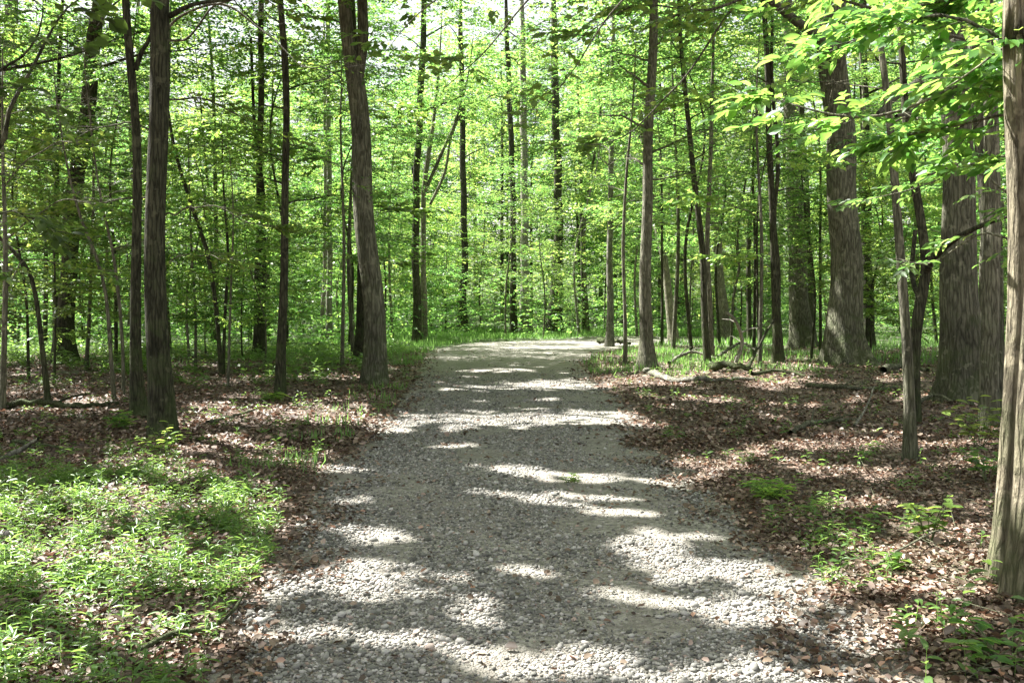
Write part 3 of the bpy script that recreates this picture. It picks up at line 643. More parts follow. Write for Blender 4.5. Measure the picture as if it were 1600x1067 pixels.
tree(31, 'sapling', 'very thin wavy sapling in the grass right of the crooked pair', [(1142, 538, 6), (1145, 470, 5), (1155, 420, 5), (1152, 370, 4), (1164, 290, 4), (1172, 230, 3)], 34, 'g', 9, [under(3.8, 9, 2., 9)], cat='sapling', flare=.2, sides=8)
tree(32, 'tree', 'slim dark trunk with an entwined paler stem, left of the grey trunk in the grass', [(1214, 576, 20), (1213, 500, 15), (1209, 400, 11), (1205, 300, 11), (1200, 150, 10), (1194, 0, 9)], 24.5, 'd', 16, [canopy(8, 15, 4, 10), under(4.6, 8, 2.2, 9)],
     stems=[dict(pts=[(1216, 520, 9), (1216, 420, 8), (1210, 340, 7), (1216, 250, 7), (1206, 120, 6), (1208, 0, 5)], H=12)])
tree(33, 'tree', 'stout grey trunk standing in sunlit grass left of the massive buttressed oak', [(1254, 524, 46), (1249, 470, 33), (1245, 380, 31), (1241, 280, 27), (1237, 180, 24), (1232, 60, 22)], 36, 'g', 24, [canopy(10, 23, 5, 12, leaf=.17)])
tree(34, 'tree', 'dark trunk touching the stout grey trunk on its right', [(1267, 520, 20), (1264, 420, 16), (1258, 300, 14), (1250, 150, 12)], 40, 'd', 20, [canopy(10, 19, 4, 9, leaf=.18)])
tree(35, 'oak_tree', 'massive grey oak trunk with spreading buttress roots on the right',
     [(1322, 582, 66), (1322, 530, 58), (1321, 440, 53), (1318, 340, 49), (1312, 220, 48), (1304, 110, 46), (1296, 0, 46)], 24.5, 'o', 24, [canopy(8.5, 23, 6, 16)], flare=.8, lobes=6, sides=28, rough=.09,
     limbs=[[(1306, 92, 20, 24.3), (1280, 60, 17, 22), (1250, 38, 15, 20), (1215, 10, 13, 18), (1180, -20, 10, 16.5)]])
tree(36, 'tree', 'grey trunk in shade just right of the massive oak', [(1357, 522, 24), (1355, 430, 18), (1352, 300, 17), (1350, 150, 15)], 38, 'd', 20, [canopy(10, 19, 4, 9, leaf=.18)])
tree(37, 'sapling', 'slender lichen-spotted grey sapling right of the road, nearest of the small stems',
     [(1423, 728, 26), (1421, 640, 19), (1416, 540, 17), (1409, 440, 16), (1403, 350, 15), (1396, 250, 14), (1385, 140, 12), (1372, 40, 11)], 9.8, 'g', 8.5, [under(3.2, 8, 1.8, 12, leaf=.10, kind='fold', wr=.55)], cat='sapling', sides=12, leafm=M_YOUNG)
tree(38, 'tree', 'dark forked young tree behind the spotted sapling, its bough sweeping to the right',
     [(1428, 650, 22), (1428, 560, 17), (1434, 490, 19), (1447, 420, 17), (1440, 350, 15), (1428, 280, 14), (1416, 200, 13), (1410, 100, 12), (1405, 0, 10)], 13, 'd', 11, [under(3., 10, 2.4, 14, 4, 8, leaf=.10), canopy(8, 11, 3, 6)],
     limbs=[[(1446, 425, 13, 13), (1462, 400, 11, 12.6), (1495, 372, 9, 12), (1535, 352, 8, 11.5), (1575, 338, 6, 11)], [(1438, 470, 9, 13), (1425, 430, 8, 13.3), (1430, 360, 7, 13.5)]])
tree(39, 'oak_tree', 'huge ridged dark trunk on the right with a flared base', [(1498, 640, 92), (1499, 590, 76), (1500, 500, 64), (1499, 380, 57), (1496, 240, 48), (1492, 110, 46), (1488, 0, 44)], 15.5, 'o', 22, [canopy(8, 21, 6, 14)], flare=.35, lobes=6, sides=28, rough=.08,
     limbs=[[(1494, 70, 24, 15.3), (1470, 100, 18, 14.5), (1440, 125, 14, 13.5), (1405, 148, 11, 12.8), (1372, 178, 8, 12)], [(1490, 95, 14, 15.3), (1462, 122, 11, 14), (1432, 170, 9, 13), (1400, 182, 6, 12)]])
tree(40, 'tree', 'leaning thinner trunk pressed against the right side of the huge dark trunk', [(1558, 668, 34), (1556, 560, 25), (1551, 470, 23), (1543, 385, 21), (1537, 300, 20), (1529, 180, 22), (1522, 60, 21)], 13.4, 'o', 15, [canopy(7, 14, 4, 8)])
tree(41, 'tree', 'broad shaded trunk behind the huge dark trunk, showing at its right', [(1562, 560, 22), (1559, 430, 19), (1556, 300, 18), (1550, 150, 17)], 21, 'o', 20, [canopy(8, 19, 4, 9)])
tree(42, 'tree', 'scarred sunlit trunk filling the right border, the left of its two stems',
     [(1563, 905, 42), (1571, 840, 36), (1576, 740, 32), (1584, 620, 34), (1592, 480, 40), (1592, 330, 42), (1587, 180, 44), (1586, 60, 45), (1588, 0, 46)], 5.35, 't', 13, [canopy(7, 12, 4, 7)], sides=24, rough=.14, flare=.55, lobes=4)
tree(43, 'tree', 'pale trunk cut by the right border, the front one of its two stems', [(1592, 950, 50), (1600, 880, 42), (1606, 760, 40), (1612, 600, 42), (1624, 420, 44), (1640, 200, 44), (1655, 0, 44)], 5.0, 't', 12, [canopy(7, 11, 3.5, 6)], sides=24, rough=.13, flare=.5, lobes=4)
tree(44, 'tree', 'pale far trunk glimpsed between the leaning trunk and the right border', [(1552, 498, 18), (1551, 430, 16), (1550, 360, 15)], 45, 'p', 18, [canopy(9, 17, 4, 8, leaf=.18)])
# unseen trees added outside the frame on the sunny side to shade the road
for q, (tx, ty) in enumerate([(-10.5, 9.5), (-13.5, 15.5), (-8.2, 4.6), (-6.5, -1.), (-15, 6), (-12, 22)]):
    o = tree(60+q, 'tree', 'forest tree standing left of the frame whose canopy shades the road', [(CX+FPX*tx/10, 640, 20), (CX+FPX*tx/10, 0, 17)], 10, 'd', 20, None, group='trees left of the frame') if False else None
    rng = np.random.default_rng(60+q)
    P = np.array([[tx, ty, gzs(tx, ty)-.1], [tx+.1, ty, 6], [tx, ty+.2, 13], [tx+.2, ty, 19]]); sp, sr = smooth_path(P, [.22, .17, .12, .04])
    base = np.array([tx, ty, gzs(tx, ty)])
    a, b_ = foliage(rng, sp, sr, rfun=lambda t: 6*(.6+.9*t-1.15*t*t), **{k_: v for k_, v in canopy(7, 18.5, 0, 18, 5, 20).items() if k_ != 'R'})
    b_ += fill_sprays(60+q)
    e = empty('tree', base, label=['tall tree beyond the left border, beside the near weed patch', 'tall tree beyond the left border, level with the near trunks', 'nearest tall tree beyond the left border', 'tall tree standing behind the viewer on the left', 'tall tree far to the left of the viewer', 'tall tree beyond the left border, level with the big roadside trunk'][q], category='tree', group='trees outside the picture')
    Vw, Fw = join([tube(sp, sr, 10, rng, .06, .4)]+a); build('trunk', Vw-base, Fw, B_DARK, e, smooth=True)
    Vl, Fl = join(b_); build('crown', Vl-base, Fl, M_LEAF, e)

# ------------------------------------------------------------------ leafy low boughs close to the camera (each belongs to a tree beside the frame)
def bough_tree(seed, label, base, trunk_r, H, boughs, leafm, leaf, wr, bark=B_GREY, kind='fold', keepf=None, m=9, tilt=.4):
    """young tree; boughs: list of (points [(px,py,d)], radius, n sprays, spread)"""
    rng = np.random.default_rng(seed)
    bz = gzs(*base); b0 = np.array([base[0], base[1], bz])
    P = np.array([[base[0], base[1], bz-.1], [base[0]+.05, base[1], H*.4], [base[0]-.05, base[1]+.1, H*.75], [base[0], base[1], H]])
    sp, sr = smooth_path(P, [trunk_r, trunk_r*.8, trunk_r*.5, .01])
    wood = [tube(sp, sr, 10, rng, .06, .3)]; lf = []
    e = empty('young_tree', b0, label=label, category='tree')
    for pts, r0, ns, spread in boughs:
        Q = np.array([[(px-CX)/FPX*d, d, CAM_H+(HY-py)/FPX*d] for px, py, d in pts])
        j = int(np.argmin(np.abs(sp[:, 2]-(Q[0][2]-.4)))); Q = np.vstack([sp[j], Q])
        s2, q2 = smooth_path(Q, np.linspace(r0, .003, len(Q)), .12)
        tt = np.linspace(0, 1, len(s2)); pp = rng.uniform(0, 6, 4); LQ = np.linalg.norm(s2[-1]-s2[0])
        s2 = s2+(.03*LQ*np.minimum(tt*4, 1))[:, None]*np.stack([np.sin(9*tt+pp[0])*.5, np.sin(7*tt+pp[1])*.6, np.sin(8*tt+pp[2])+.35*np.sin(21*tt+pp[3])], -1)
        Vl, Fl = tube(s2, q2, 7, rng, .05)
        t = rng.uniform(.25, 1, ns); O = np.array([interp_path(s2, q) for q in t]); T = s2[-1]-s2[0]; ya = math.atan2(T[1], T[0])
        # secondary twigs out from the bough, then leafy shoots along them
        sec = rng.normal(0, .8, ns); ln = spread*rng.uniform(.3, 1.1, ns)*(1.15-.5*t)
        yaw = ya+np.sign(sec)*(.35+np.abs(sec)*.7); pit = rng.normal(0, .16, ns)
        lw = [(Vl, Fl), twigs(O, yaw, pit, ln, .004)]
        for f in (.35, .65, .95):
            d3 = np.stack([np.cos(yaw)*np.cos(pit), np.sin(yaw)*np.cos(pit), np.sin(pit)], -1)
            O2 = O+d3*(ln*f)[:, None]; O2[:, 2] -= .12*ln*f*f
            y2 = yaw+rng.normal(0, .55, ns); L2 = rng.uniform(.18, .38, ns)
            lf.append(sprays(rng, O2, y2, rng.normal(-.05, .2, ns), L2, m, leaf, kind, wr, tilt=tilt, keep=keepf))
            lw.append(twigs(O2, y2, pit*0-.05, L2, .002))
        Vl, Fl = join(lw); build('limb', Vl-b0, Fl, bark, e, smooth=True)
    Vw, Fw = join(wood); build('trunk', Vw-b0, Fw, bark, e, smooth=True)
    Vl, Fl = join(lf); build('crown', Vl-b0, Fl, leafm, e)
    return e
bough_tree(81, 'young tree whose bright backlit boughs hang across the upper right corner', (4.6, 6.3), .09, 6.5,
    [([(1640, 60, 6.2), (1500, 30, 6.3), (1380, 60, 6.5), (1290, 100, 6.8)], .02, 24, .5),
     ([(1640, 140, 6.0), (1520, 120, 6.0), (1400, 150, 6.2), (1270, 175, 6.4), (1230, 170, 6.5)], .02, 30, .5),
     ([(1650, 10, 6.6), (1560, -10, 6.6), (1430, 0, 6.8), (1340, 30, 7.)], .02, 24, .5),
     ([(1640, 60, 5.8), (1580, 80, 5.6), (1530, 130, 5.5), (1480, 150, 5.5)], .015, 14, .35),
     ([(1640, 180, 6.4), (1560, 190, 6.4), (1450, 220, 6.5), (1380, 235, 6.6)], .015, 18, .4),
     ([(1650, 240, 7.), (1560, 250, 7.), (1480, 280, 7.1), (1420, 310, 7.2)], .012, 12, .4),
     ([(1650, -10, 7.2), (1500, -30, 7.2), (1300, -20, 7.4), (1200, 20, 7.6)], .015, 18, .5)], M_YOUNG, .125, .5, m=6)
bough_tree(82, 'young tree at the right border, its shaded boughs before the huge ridged trunk', (5.6, 8.2), .08, 5.5,
    [([(1600, 300, 8.), (1540, 270, 8.), (1440, 300, 8.3), (1340, 330, 8.6)], .015, 9, .5),
     ([(1600, 380, 8.), (1530, 360, 8.), (1450, 400, 8.3), (1380, 410, 8.5)], .012, 8, .5)], M_LEAF, .10, .42, m=6)
bough_tree(83, 'young tree with dark leaning boughs crossing the upper left corner', (-4.6, 6.6), .07, 6.,
    [([(-20, 240, 6.6), (20, 170, 6.6), (60, 100, 6.7), (100, 30, 6.8), (150, -30, 6.9)], .024, 22, .5),
     ([(-10, 110, 6.5), (40, 75, 6.5), (62, 40, 6.5), (70, -20, 6.6)], .012, 18, .45),
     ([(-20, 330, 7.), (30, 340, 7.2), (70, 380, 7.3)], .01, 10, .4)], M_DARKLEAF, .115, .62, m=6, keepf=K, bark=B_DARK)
# leafy overhang over the road, top centre
bough_tree(84, 'tree beyond the top of the picture whose fine green boughs hang above the road', (6.2, 12.5), .12, 9,
    [([(1300, -60, 12), (1165, 5, 12), (1060, 38, 12), (960, 28, 12), (880, 60, 12)], .03, 34, .9),
     ([(1200, -80, 12), (1000, 0, 11.5), (900, 100, 11.5), (820, 170, 11.5)], .022, 36, .9),
     ([(1000, -100, 11), (850, -20, 11), (760, 60, 11), (690, 130, 11)], .022, 36, .9),
     ([(900, -120, 12), (760, -50, 12), (660, 10, 12), (600, 60, 12)], .022, 34, .9),
     ([(1200, 0, 12.5), (1050, 120, 12.5), (960, 200, 12.5), (900, 230, 12.5)], .022, 30, .8)], M_YOUNG, .125, .55, m=6, keepf=K, tilt=.85)
bough_tree(85, 'tree behind the near left trunk with leafy boughs reaching over the undergrowth', (-6.45, 17.5), .08, 9,
    [([(300, 20, 17), (400, 40, 16.5), (480, 90, 16), (540, 100, 15.8)], .03, 18, .9),
     ([(250, 150, 17.5), (340, 170, 17), (420, 200, 16.5)], .03, 14, .9),
     ([(250, 300, 17.5), (160, 320, 17), (60, 330, 16.5)], .03, 18, .9),
     ([(250, 200, 17.), (170, 200, 16), (90, 230, 15.5)], .03, 18, .9), ([(260, 330, 17.5), (330, 330, 16.5), (420, 350, 16)], .025, 16, .7),
     ([(260, 60, 17), (330, 20, 16), (420, 10, 15), (500, 40, 14.5)], .03, 24, .9), ([(250, 420, 17.2), (320, 400, 16.5), (370, 400, 16)], .02, 10, .6)], M_YOUNG, .13, .55, m=6, keepf=K, tilt=.8)
bough_tree(86, 'young tree with broad light leaves spreading before the far-left thick trunk', (-7.7, 14.5), .045, 5.5,
    [([(60, 330, 14.3), (140, 320, 14), (210, 340, 13.8)], .015, 14, .7), ([(40, 250, 14.5), (120, 220, 14.5), (180, 210, 14.5)], .015, 14, .7),
     ([(20, 420, 14.3), (-10, 430, 13.5), (-40, 440, 13)], .012, 10, .6), ([(50, 400, 14.8), (110, 420, 15), (170, 430, 15)], .012, 9, .6)], M_YOUNG, .12, .55, m=6, keepf=K, tilt=.7)
bough_tree(87, 'young tree with light leafy sprays between the slender left trunk and the big roadside trunk', (-4.25, 24.), .05, 8,
    [([(540, 330, 24), (600, 320, 23), (680, 330, 22.5)], .018, 18, .9), ([(530, 260, 24), (470, 230, 23.5), (400, 240, 23)], .018, 18, .9),
     ([(535, 180, 24), (600, 170, 23.5), (660, 190, 23)], .018, 18, .9), ([(530, 400, 24), (580, 405, 23.5), (640, 400, 23.5)], .014, 12, .8), ([(530, 120, 24), (460, 100, 23.5), (400, 110, 23)], .018, 16, .9)], M_YOUNG, .15, .55, m=6, tilt=.7)
bough_tree(88, 'young tree with light leafy sprays between the crooked stem pair and slim entwined trunk', (5.8, 22.5), .05, 8,
    [([(1170, 330, 22.5), (1120, 310, 22), (1050, 320, 21.5)], .018, 16, .9), ([(1190, 260, 22.5), (1240, 240, 22), (1290, 250, 21.5)], .018, 16, .9),
     ([(1180, 180, 22.5), (1120, 150, 22), (1040, 160, 21.5)], .018, 18, .9), ([(1190, 400, 22.5), (1150, 400, 22), (1110, 405, 22)], .012, 9, .7)], M_YOUNG, .14, .55, m=6, tilt=.7)

# ------------------------------------------------------------------ understory saplings and background trees: variants, then copies
def variant(seed, name, H, r, fol, bark, leafm, bend=.5):
    rng = np.random.default_rng(seed)
    P = np.array([[0, 0, -.15], [rng.normal(0, .15*bend), rng.normal(0, .15*bend), H*.3], [rng.normal(0, .4*bend), rng.normal(0, .4*bend), H*.65], [rng.normal(0, .6*bend), rng.normal(0, .6*bend), H]])
    sp, sr = smooth_path(P, [r, r*.8, r*.55, r*.12], .5)
    wood = [tube(sp, sr, 8, rng, .06, .35)]; lf = []
    for f in fol:
        f = dict(f); rm = f.pop('R')
        a, b_ = foliage(rng, sp, sr, rfun=lambda t, rm=rm: rm*(.6+.9*t-1.2*t*t), **f); wood += a; lf += b_
    e = empty(name, (0, 0, 0))
    Vw, Fw = join(wood); build('trunk', Vw, Fw, bark, e, smooth=True)
    build_crown(lf, np.zeros(3), leafm, bark, e)
    return e
def place(e, first, x, y, s, rz, cat):
    if first: o = e
    else:
        o = e.copy(); C.objects.link(o)
        for ch in e.children: c = ch.copy(); C.objects.link(c); c.parent = o
    o.location = (x, y, gzs(x, y)); o.scale = (s, s, s); o.rotation_euler = (0, 0, rz); o['category'] = cat
    return o
SAP = [variant(200+i, 'sapling', [5, 6.5, 8, 4, 7, 9][i], [.03, .035, .05, .025, .04, .06][i],
       [dict(z0=[1., 1.6, 2.2, .8, 1.4, 2.5][i], z1=[5, 6.5, 8, 4, 7, 9][i]*.97, R=[2., 2.2, 2.6, 1.7, 2.4, 3][i], nl=[16, 18, 20, 14, 20, 24][i], nc=3, ns=12, m=8, leaf=.125, tilt=.38, keep=None, crad=.5, flat=.18, rise=.2, tw=.003, sprl=.42)],
       [B_DARK, B_GREY][i % 2], [M_LEAF, M_YOUNG, M_LEAF, M_LEAF, M_YOUNG, M_LEAF][i]) for i in range(6)]
BIG = [variant(300+i, 'tree', [21, 24, 18, 23][i], [.17, .24, .12, .2][i],
       [dict(z0=[4, 6, 3, 8][i], z1=[20.5, 23.5, 17.5, 22.5][i], R=[4.5, 5., 3.6, 4.8][i], nl=[24, 26, 22, 24][i], nc=3, ns=30, m=7, leaf=.25, tilt=.6, keep=None, crad=1.1, flat=.4, rise=.35, tw=0, sprl=.7)],
       [B_DARK, B_GREY, B_DARK, B_PALE][i], M_LEAF) for i in range(4)]
THIN = [variant(400+i, 'tree', [16, 18, 14][i], [.08, .1, .07][i],
       [dict(z0=[3.5, 5, 3][i], z1=[15.5, 17.5, 13.5][i], R=[2.6, 3., 2.4][i], nl=[22, 22, 20][i], nc=3, ns=16, m=7, leaf=.19, tilt=.6, keep=None, crad=.8, flat=.3, rise=.3, tw=0, sprl=.55)],
       [B_GREY, B_GREY, B_PALE][i], M_LEAF, 1.4) for i in range(3)]
MID = [variant(500+i, 'tree', [11, 13, 15][i], [.06, .08, .10][i],
       [dict(z0=[3.6, 4.2, 5.][i], z1=[10.8, 12.8, 14.6][i], R=[3.4, 3.8, 4.2][i], nl=17, nc=3, ns=21, m=8, leaf=.14, tilt=.38, keep=None, crad=.72, flat=.2, rise=.12, tw=.003, sprl=.5)],
       [B_DARK, B_GREY, B_DARK][i], [M_LEAF, M_LEAF, M_YOUNG][i], 1.2) for i in range(3)]
rng = np.random.default_rng(99)
def free(x, y, rad):
    if road_in(np.array([x]), np.array([y]))[0] > -1.2: return False
    return all((x-a)**2+(y-b_)**2 > max(rad, c)**2 for a, b_, c in TREES)
used = set()
MARKS = [(-1e9, 'left border'), (60, 'far-left thick trunk'), (120, 'far-left thick trunk'), (175, 'twin curved saplings'), (250, 'nearest left trunk'), (345, 'leaning dark sapling'), (405, 'dark twin-stemmed trunk'), (443, 'slender left trunk'), (512, 'pale slender left pair'), (575, 'big roadside trunk'),
         (655, 'grey trunk by the bend'), (723, 'swollen-footed trunk'), (801, 'thin blackish centre trunk'), (820, 'pale centre trunk'), (870, 'stout dark far trunk'), (954, 'pale slim bend trunk'), (1010, 'straight brown trunk'), (1040, 'leaning sunlit trunk'), (1100, 'crooked stem pair'), (1160, 'wavy thin sapling'),
         (1208, 'slim entwined trunk'), (1246, 'stout grey trunk'), (1320, 'massive oak'), (1410, 'spotted sapling'), (1500, 'huge ridged trunk'), (1575, 'right border trunks'), (1e9, 'right border')]
ORD = ['', 'second ', 'third ', 'fourth ', 'fifth ', 'sixth ', 'seventh ', 'eighth ', 'ninth ', 'tenth ']
def fill(protos, n, y0, y1, sep, kind, cat, group, srange=(.85, 1.2), half=.545, pw=1., ok=None):
    c = 0; tries = 0; made = []
    while c < n and tries < n*60:
        tries += 1
        y = y0+(y1-y0)*rng.random()**pw; x = rng.uniform(-1, 1)*(half*y+1)
        if not free(x, y, sep) or (ok and not ok(x, y)): continue
        i = int(rng.integers(len(protos))); e = protos[i]
        o = place(e, id(e) not in used, x, y, rng.uniform(*srange), rng.uniform(0, 6.28), cat); used.add(id(e)); TREES.append((x, y, sep)); c += 1
        o['group'] = group; made.append((CX+FPX*x/y, y, o))
    for k in range(len(MARKS)-1):
        sl_ = sorted([m_ for m_ in made if MARKS[k][0] <= m_[0] < MARKS[k+1][0]], key=lambda m_: m_[1])
        for q, (px, y, o) in enumerate(sl_):
            if k == 0: where = 'left of the far-left thick trunk'
            elif k == len(MARKS)-2: where = 'at the right border'
            elif MARKS[k][1] == MARKS[k+1][1]: where = 'just behind the '+MARKS[k][1]
            elif px-MARKS[k][0] < MARKS[k+1][0]-px: where = 'just right of the '+MARKS[k][1]
            else: where = 'just left of the '+MARKS[k+1][1]
            o['label'] = kind+', '+where
    seen = {}
    for px, y, o in sorted(made, key=lambda m_: m_[1]):
        L_ = o['label']; k = seen.get(L_, 0); seen[L_] = k+1
        if k: o['label'] = L_.replace(', just', ', '+ORD[min(k, 9)]+'nearest just').replace(', at the', ', '+ORD[min(k, 9)]+'nearest at the').replace(', left of', ', '+ORD[min(k, 9)]+'nearest left of')
fill(SAP, 26, 18.5, 30, 1.6, 'leafy middle-distance sapling', 'sapling', 'understory saplings in the middle distance', (.8, 1.1), ok=lambda x, y: abs(x) > 4.5 and (y > 27 or x < -5 or x > 9))
fill(MID, 38, 24, 46, 2.2, 'slim spreading tree', 'tree', 'slim spreading trees of the middle distance', (.85, 1.15), ok=lambda x, y: (abs(x) > 4.5 and (x < -4 or y > 29)))
fill(SAP, 76, 30, 60, 1.7, 'leafy background sapling', 'sapling', 'understory saplings in the background', (.8, 1.3), ok=lambda x, y: not (3 < x < 26 and 30 < y < 44 and rng.random() < .75))
fill(THIN, 28, 30, 75, 1.8, 'thin background tree', 'tree', 'thin trees of the background woods')
fill(BIG, 54, 40, 105, 3.2, 'tall background tree', 'tree', 'tall trees of the background woods', half=.55)
fill(SAP, 42, 60, 90, 1.8, 'low leafy sapling far back', 'sapling', 'far saplings', (1.1, 1.6))
# far-off wood that reads as one mass
rng = np.random.default_rng(123); n = 19000
y = rng.uniform(85, 150, n); x = rng.uniform(-1, 1, n)*(.62*y+5); z = gz(x, y)+rng.uniform(0, 1, n)**1.5*(14+3*gnoise(x, y, 74, 25))
k = gnoise(x, z*3+y*.3, 71, 9) > 0-.8*(z < 9); x, y, z = x[k], y[k], z[k]
O = np.stack([x, y, z+.2], -1); n = len(x)
V, F = sprays(rng, O, rng.uniform(0, 6.28, n), rng.normal(0, .3, n), rng.uniform(.8, 1.8, n), 7, .42, tilt=1.1)
prop(build('distant_woods', V, F, M_LEAF), kind='stuff', label='solid green mass of far-off woods behind all the trunks', category='woods')
n = 34000
y = rng.uniform(33, 95, n); x = rng.uniform(-1, 1, n)*(.6*y+3); k = (road_in(x, y) < -2) & (gnoise(x, y, 72, 7) > -.1-.01*(y-33)) & ~((x > 2) & (y < 46)); x, y = x[k], y[k]; n = len(x)
O = np.stack([x, y, gz(x, y)+rng.uniform(.1, 1.0, n)**1.3*(1.1+.026*y)*(1+.5*gnoise(x, y, 73, 9))], -1)
V, F = sprays(rng, O, rng.uniform(0, 6.28, n), rng.normal(.15, .3, n), rng.uniform(.4, .9, n), 7, .17, tilt=.7)
prop(build('undergrowth', V, F, M_LEAF), kind='stuff', label='tangled knee-high green undergrowth between the background trunks', category='undergrowth')

# ------------------------------------------------------------------ fallen wood, rock, seedlings
def stick(seed, name, label, pts, w, bark, cat='branch', twig=(), lift=.02, sides=8, group=None):
    """pts (px, py, height above ground) with py where it meets the ground below"""
    rng = np.random.default_rng(seed); Q = []
    for px, py, h in pts:
        x, y = px2g(px, py); Q.append([x, y, gzs(x, y)+h+lift])
    Q = np.array(Q); n = len(Q); r = np.linspace(w, w*.45, n)
    s2, q2 = smooth_path(Q, r, .12); s2[1:-1] += rng.normal(0, w*.25, s2[1:-1].shape)
    parts = [tube(s2, q2, sides, rng, .12)]
    for t, az, ln in twig:
        b0 = interp_path(s2, t); e = b0+np.array([math.cos(az)*ln, math.sin(az)*ln, ln*.25]); md = (b0+e)/2+[0, 0, ln*.08]
        parts.append(tube(np.array([b0, md, e]), [w*.4, w*.28, w*.12], 5))
    V, F = join(parts); c = V.mean(0).copy(); c[2] = Q[:, 2].min()
    o = build(name, V-c, F, bark, smooth=True); o.location = c
    prop(o, label=label, category=cat, group=group); return o
stick(1, 'fallen_branch', 'curved dark fallen branch at the edge of the gravel, bottom left', [(215, 1035, .01), (270, 1012, .03), (330, 1000, .03), (365, 975, .05), (382, 945, .04)], .014, B_DARK, twig=[(.6, 1.2, .12)])
stick(2, 'fallen_branch', 'pale bare stick propped up at the left border', [(-10, 728, .0), (20, 722, .04), (45, 722, .14), (60, 730, .24)], .036, B_PALE, twig=[(.4, .5, .15)])
stick(3, 'fallen_log', 'long pale thin log at the foot of the straight brown trunk', [(1008, 586, .02), (1050, 600, .06), (1110, 604, .03), (1180, 604, .03)], .075, B_PALE, 'log')
stick(4, 'fallen_log', 'long dark log lying across the left forest floor', [(-30, 646, .03), (60, 642, .05), (130, 645, .03), (185, 640, .03)], .06, B_DARK, 'log', twig=[(.5, .4, .5)])
stick(5, 'fallen_branch', 'short brown stick in the sunlit litter left of the road', [(325, 672, .02), (360, 664, .05), (398, 655, .06)], .03, B_GREY)
stick(6, 'fallen_branch', 'forked grey branch on the shaded litter right of the road', [(1235, 695, .02), (1262, 682, .06), (1300, 668, .05), (1340, 662, .02)], .04, B_GREY, twig=[(.4, 1.2, .5), (.7, -.4, .4)])
stick(7, 'fallen_branch', 'thin arching twig near the spotted sapling', [(1335, 672, .02), (1352, 668, .2), (1366, 660, .45)], .02, B_PALE)
stick(8, 'fallen_log', 'stubby blackened log in the sunlit litter right of the road', [(1112, 590, .08), (1140, 592, .12), (1175, 594, .06)], .10, B_DARK, 'log')
stick(9, 'fallen_log', 'rough dark log right of the stubby blackened one', [(1175, 600, .06), (1215, 598, .08), (1270, 602, .03)], .045, B_DARK, 'log', twig=[(.3, .8, .6)])
stick(10, 'fallen_branch', 'white bare branch arching down to the litter behind the stubby log', [(1150, 580, .02), (1160, 580, .6), (1148, 582, 1.1), (1135, 583, 1.3)], .06, B_PALE, twig=[(.5, .2, .5), (.7, 2.5, .4)])
stick(11, 'fallen_branch', 'dark branch leaning against the slim dark trunk', [(1170, 590, .02), (1185, 588, .5), (1212, 586, 1.2)], .045, B_DARK)
stick(12, 'fallen_branch', 'long thin branch lying by the roots of the massive oak', [(1260, 612, .03), (1330, 618, .06), (1400, 610, .04)], .05, B_GREY, twig=[(.3, .5, .5), (.7, -.5, .4)])
stick(13, 'fallen_branch', 'thin twig crossing the sunlit litter at the lower right', [(1365, 905, .03), (1420, 890, .08), (1480, 875, .10), (1530, 885, .05)], .008, B_GREY, twig=[(.5, .8, .15)])
stick(14, 'fallen_log', 'dark log at the right edge of the bend beside the pale grey slim trunk', [(935, 538, .15), (955, 540, .18), (985, 542, .12)], .11, B_DARK, 'log')
stick(15, 'fallen_log', 'mossy far log behind the straight slender trunk on the left', [(440, 548, .1), (490, 544, .12), (545, 543, .1)], .12, B_DARK, 'log')
stick(16, 'fallen_branch', 'brown branch across the shaded litter left of the near trunks', [(20, 700, .02), (60, 706, .04), (110, 712, .03)], .022, B_DARK)
stick(17, 'fallen_branch', 'crooked branch by the foot of the huge ridged trunk', [(1432, 645, .05), (1460, 640, .12), (1490, 648, .1)], .035, B_GREY, twig=[(.5, 2., .4)])
stick(18, 'fallen_log', 'decayed grey log lying between the oak and the huge ridged trunk', [(1380, 595, .1), (1410, 590, .15), (1450, 594, .1)], .09, B_GREY, 'log', twig=[(.5, 1., .9)])
stick(19, 'fallen_branch', 'bleached forked brush in the sun beyond the dark twin stems', [(345, 552, .1), (370, 550, .3), (400, 552, .15)], .04, B_PALE, twig=[(.2, .6, .9), (.5, 2., .8), (.8, 1., .7)])
stick(20, 'fallen_log', 'long far log in the undergrowth behind the leaning trunk on the far left', [(100, 535, .1), (150, 530, .25), (200, 533, .1)], .12, B_GREY, 'log')
stick(21, 'fallen_branch', 'pale bare branch in the sunlit brush left of the stubby log', [(1045, 578, .05), (1080, 572, .3), (1120, 574, .1)], .05, B_PALE, twig=[(.3, 1., .9), (.6, -1., .6)])
stick(22, 'fallen_branch', 'pale crossed branch on the brush between the crooked pair and slim entwined trunk', [(1120, 566, .1), (1160, 560, .5), (1195, 572, .1)], .05, B_PALE, twig=[(.4, 2., .9), (.7, .5, .7)])
rng = np.random.default_rng(5)
def rock(label, px, py, s):
    x, y = px2g(px, py)
    V = ICO.copy(); F = ICF
    for _ in range(2):                                 # subdivide
        e = {}; V = list(V); nf = []
        def mid(a, b_):
            k_ = (min(a, b_), max(a, b_))
            if k_ not in e: e[k_] = len(V); V.append(unit((np.array(V[a])+np.array(V[b_]))/2))
            return e[k_]
        for a, b_, c in F:
            ab, bc, ca = mid(a, b_), mid(b_, c), mid(c, a); nf += [(a, ab, ca), (b_, bc, ab), (c, ca, bc), (ab, bc, ca)]
        F = np.array(nf); V = np.array(V)
    V = V*(1+.18*np.sin(V[:, :1]*3+1)+.14*np.cos(V[:, 1:2]*4+px)+rng.normal(0, .03, (len(V), 1)))*np.array([1, .8, .6])*s
    o = build('rock', V, F, M_ROCK); o.location = (x, y, gzs(x, y)+s*.25); prop(o, label=label, category='rock')
m, N, L = mat('dark_rock'); M_ROCK = m
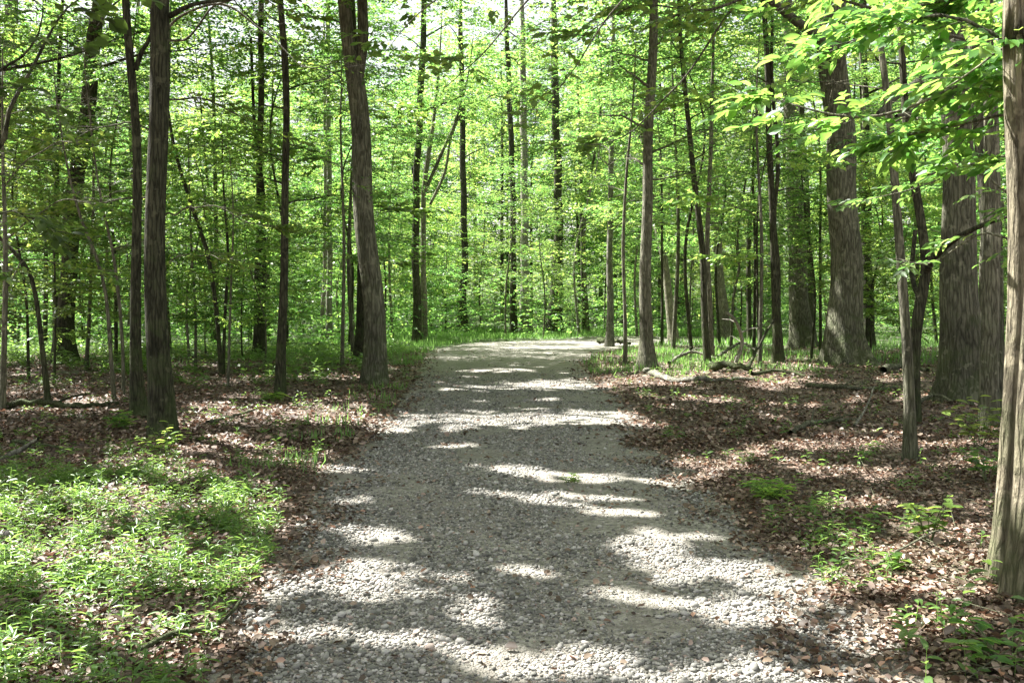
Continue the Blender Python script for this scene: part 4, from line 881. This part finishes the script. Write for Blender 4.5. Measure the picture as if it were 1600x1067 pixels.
tc = N.new('ShaderNodeTexCoord'); n1 = noise(N, L, tc.outputs['Object'], 14, 5); r = ramp(N, [(.35, (.03, .026, .024)), (.7, (.14, .12, .115))]); L.new(n1.outputs['Fac'], r.inputs[0])
b = N.new('ShaderNodeBump'); b.inputs['Distance'].default_value = .02; L.new(n1.outputs['Fac'], b.inputs['Height'])
p = N.new('ShaderNodeBsdfPrincipled'); p.inputs['Roughness'].default_value = .8; L.new(r.outputs[0], p.inputs['Base Color']); L.new(b.outputs[0], p.inputs['Normal']); o = N.new('ShaderNodeOutputMaterial'); L.new(p.outputs[0], o.inputs[0])
rock('dark rock half sunk in the weeds at the left border', 14, 850, .075)
def seedling(seed, label, px, py, h, nst, leaf, wr=.5, spread=.12, nl=7):
    rng = np.random.default_rng(seed); x, y = px2g(px, py)
    b0 = np.array([x, y, gzs(x, y)])
    n = nst; a = rng.uniform(0, 6.28, n); rr = spread*np.sqrt(rng.random(n)); hh = h*rng.uniform(.6, 1.1, n)
    st, lf = [], []
    for i in range(n):
        top = np.array([math.cos(a[i])*rr[i], math.sin(a[i])*rr[i], hh[i]])
        st.append(tube(np.array([top*[.1, .1, 0], top*[.5, .5, .6], top]), [.004, .003, .0015], 5))
        k = nl; t = np.linspace(.35, 1, k); P = top[None]*np.stack([t, t, t], -1); az = a[i]+np.arange(k)*2.4
        D = np.stack([np.cos(az), np.sin(az), rng.uniform(-.1, .4, k)], -1); Nn = np.stack([-np.cos(az)*.2, -np.sin(az)*.2, np.ones(k)], -1)+rng.normal(0, .15, (k, 3))
        lf.append(leaves(P, D, Nn, leaf*rng.uniform(.7, 1.2, k), wr, 'fold'))
    e = empty('seedling', b0, label=label, category='seedling')
    V, F = join(st); build('stem', V, F, M_STEM, e, smooth=True); V, F = join(lf); build('foliage', V, F, M_YOUNG, e)
M_STEM = leaf_mat('green_stem', [(0, (.08, .13, .04)), (1, (.12, .12, .05))], [(0, (.1, .15, .05)), (1, (.1, .15, .05))], .1)
seedling(1, 'bright sunlit seedling with broad pale leaves in front of the right border trunks', 1450, 868, .34, 7, .095, .55, .16)
seedling(2, 'small broad-leaved seedling in the litter left of the bright one', 1400, 905, .12, 5, .08, .6, .12, 5)
seedling(3, 'pale star-leaved seedling at the foot of the straight slender left trunk', 425, 628, .16, 5, .17, .45, .2, 6)
seedling(4, 'leafy shrublet at the foot of the leaning thinner trunk', 1530, 712, .5, 12, .13, .5, .35)
seedling(5, 'tall leafy weed in the sun at the foot of the nearest left trunk', 258, 722, .30, 12, .085, .35, .3)
seedling(6, 'broad-leaved plant filling the bottom right corner', 1575, 1055, .2, 5, .10, .42, .28)
seedling(7, 'grassy tuft in the litter at the right roadside', 1205, 785, .16, 30, .10, .14, .22, 5)
seedling(8, 'leafy shrublet low by the right border behind the trunks', 1545, 765, .35, 10, .11, .5, .3)
seedling(9, 'round-leaved seedling left of the near left trunks', 190, 678, .22, 6, .12, .6, .3)
seedling(10, 'small green tuft growing in the middle of the gravel', 890, 752, .07, 8, .06, .4, .12, 5)
print('objects', len(bpy.data.objects), 'polys', sum(len(m_.polygons) for m_ in bpy.data.meshes))
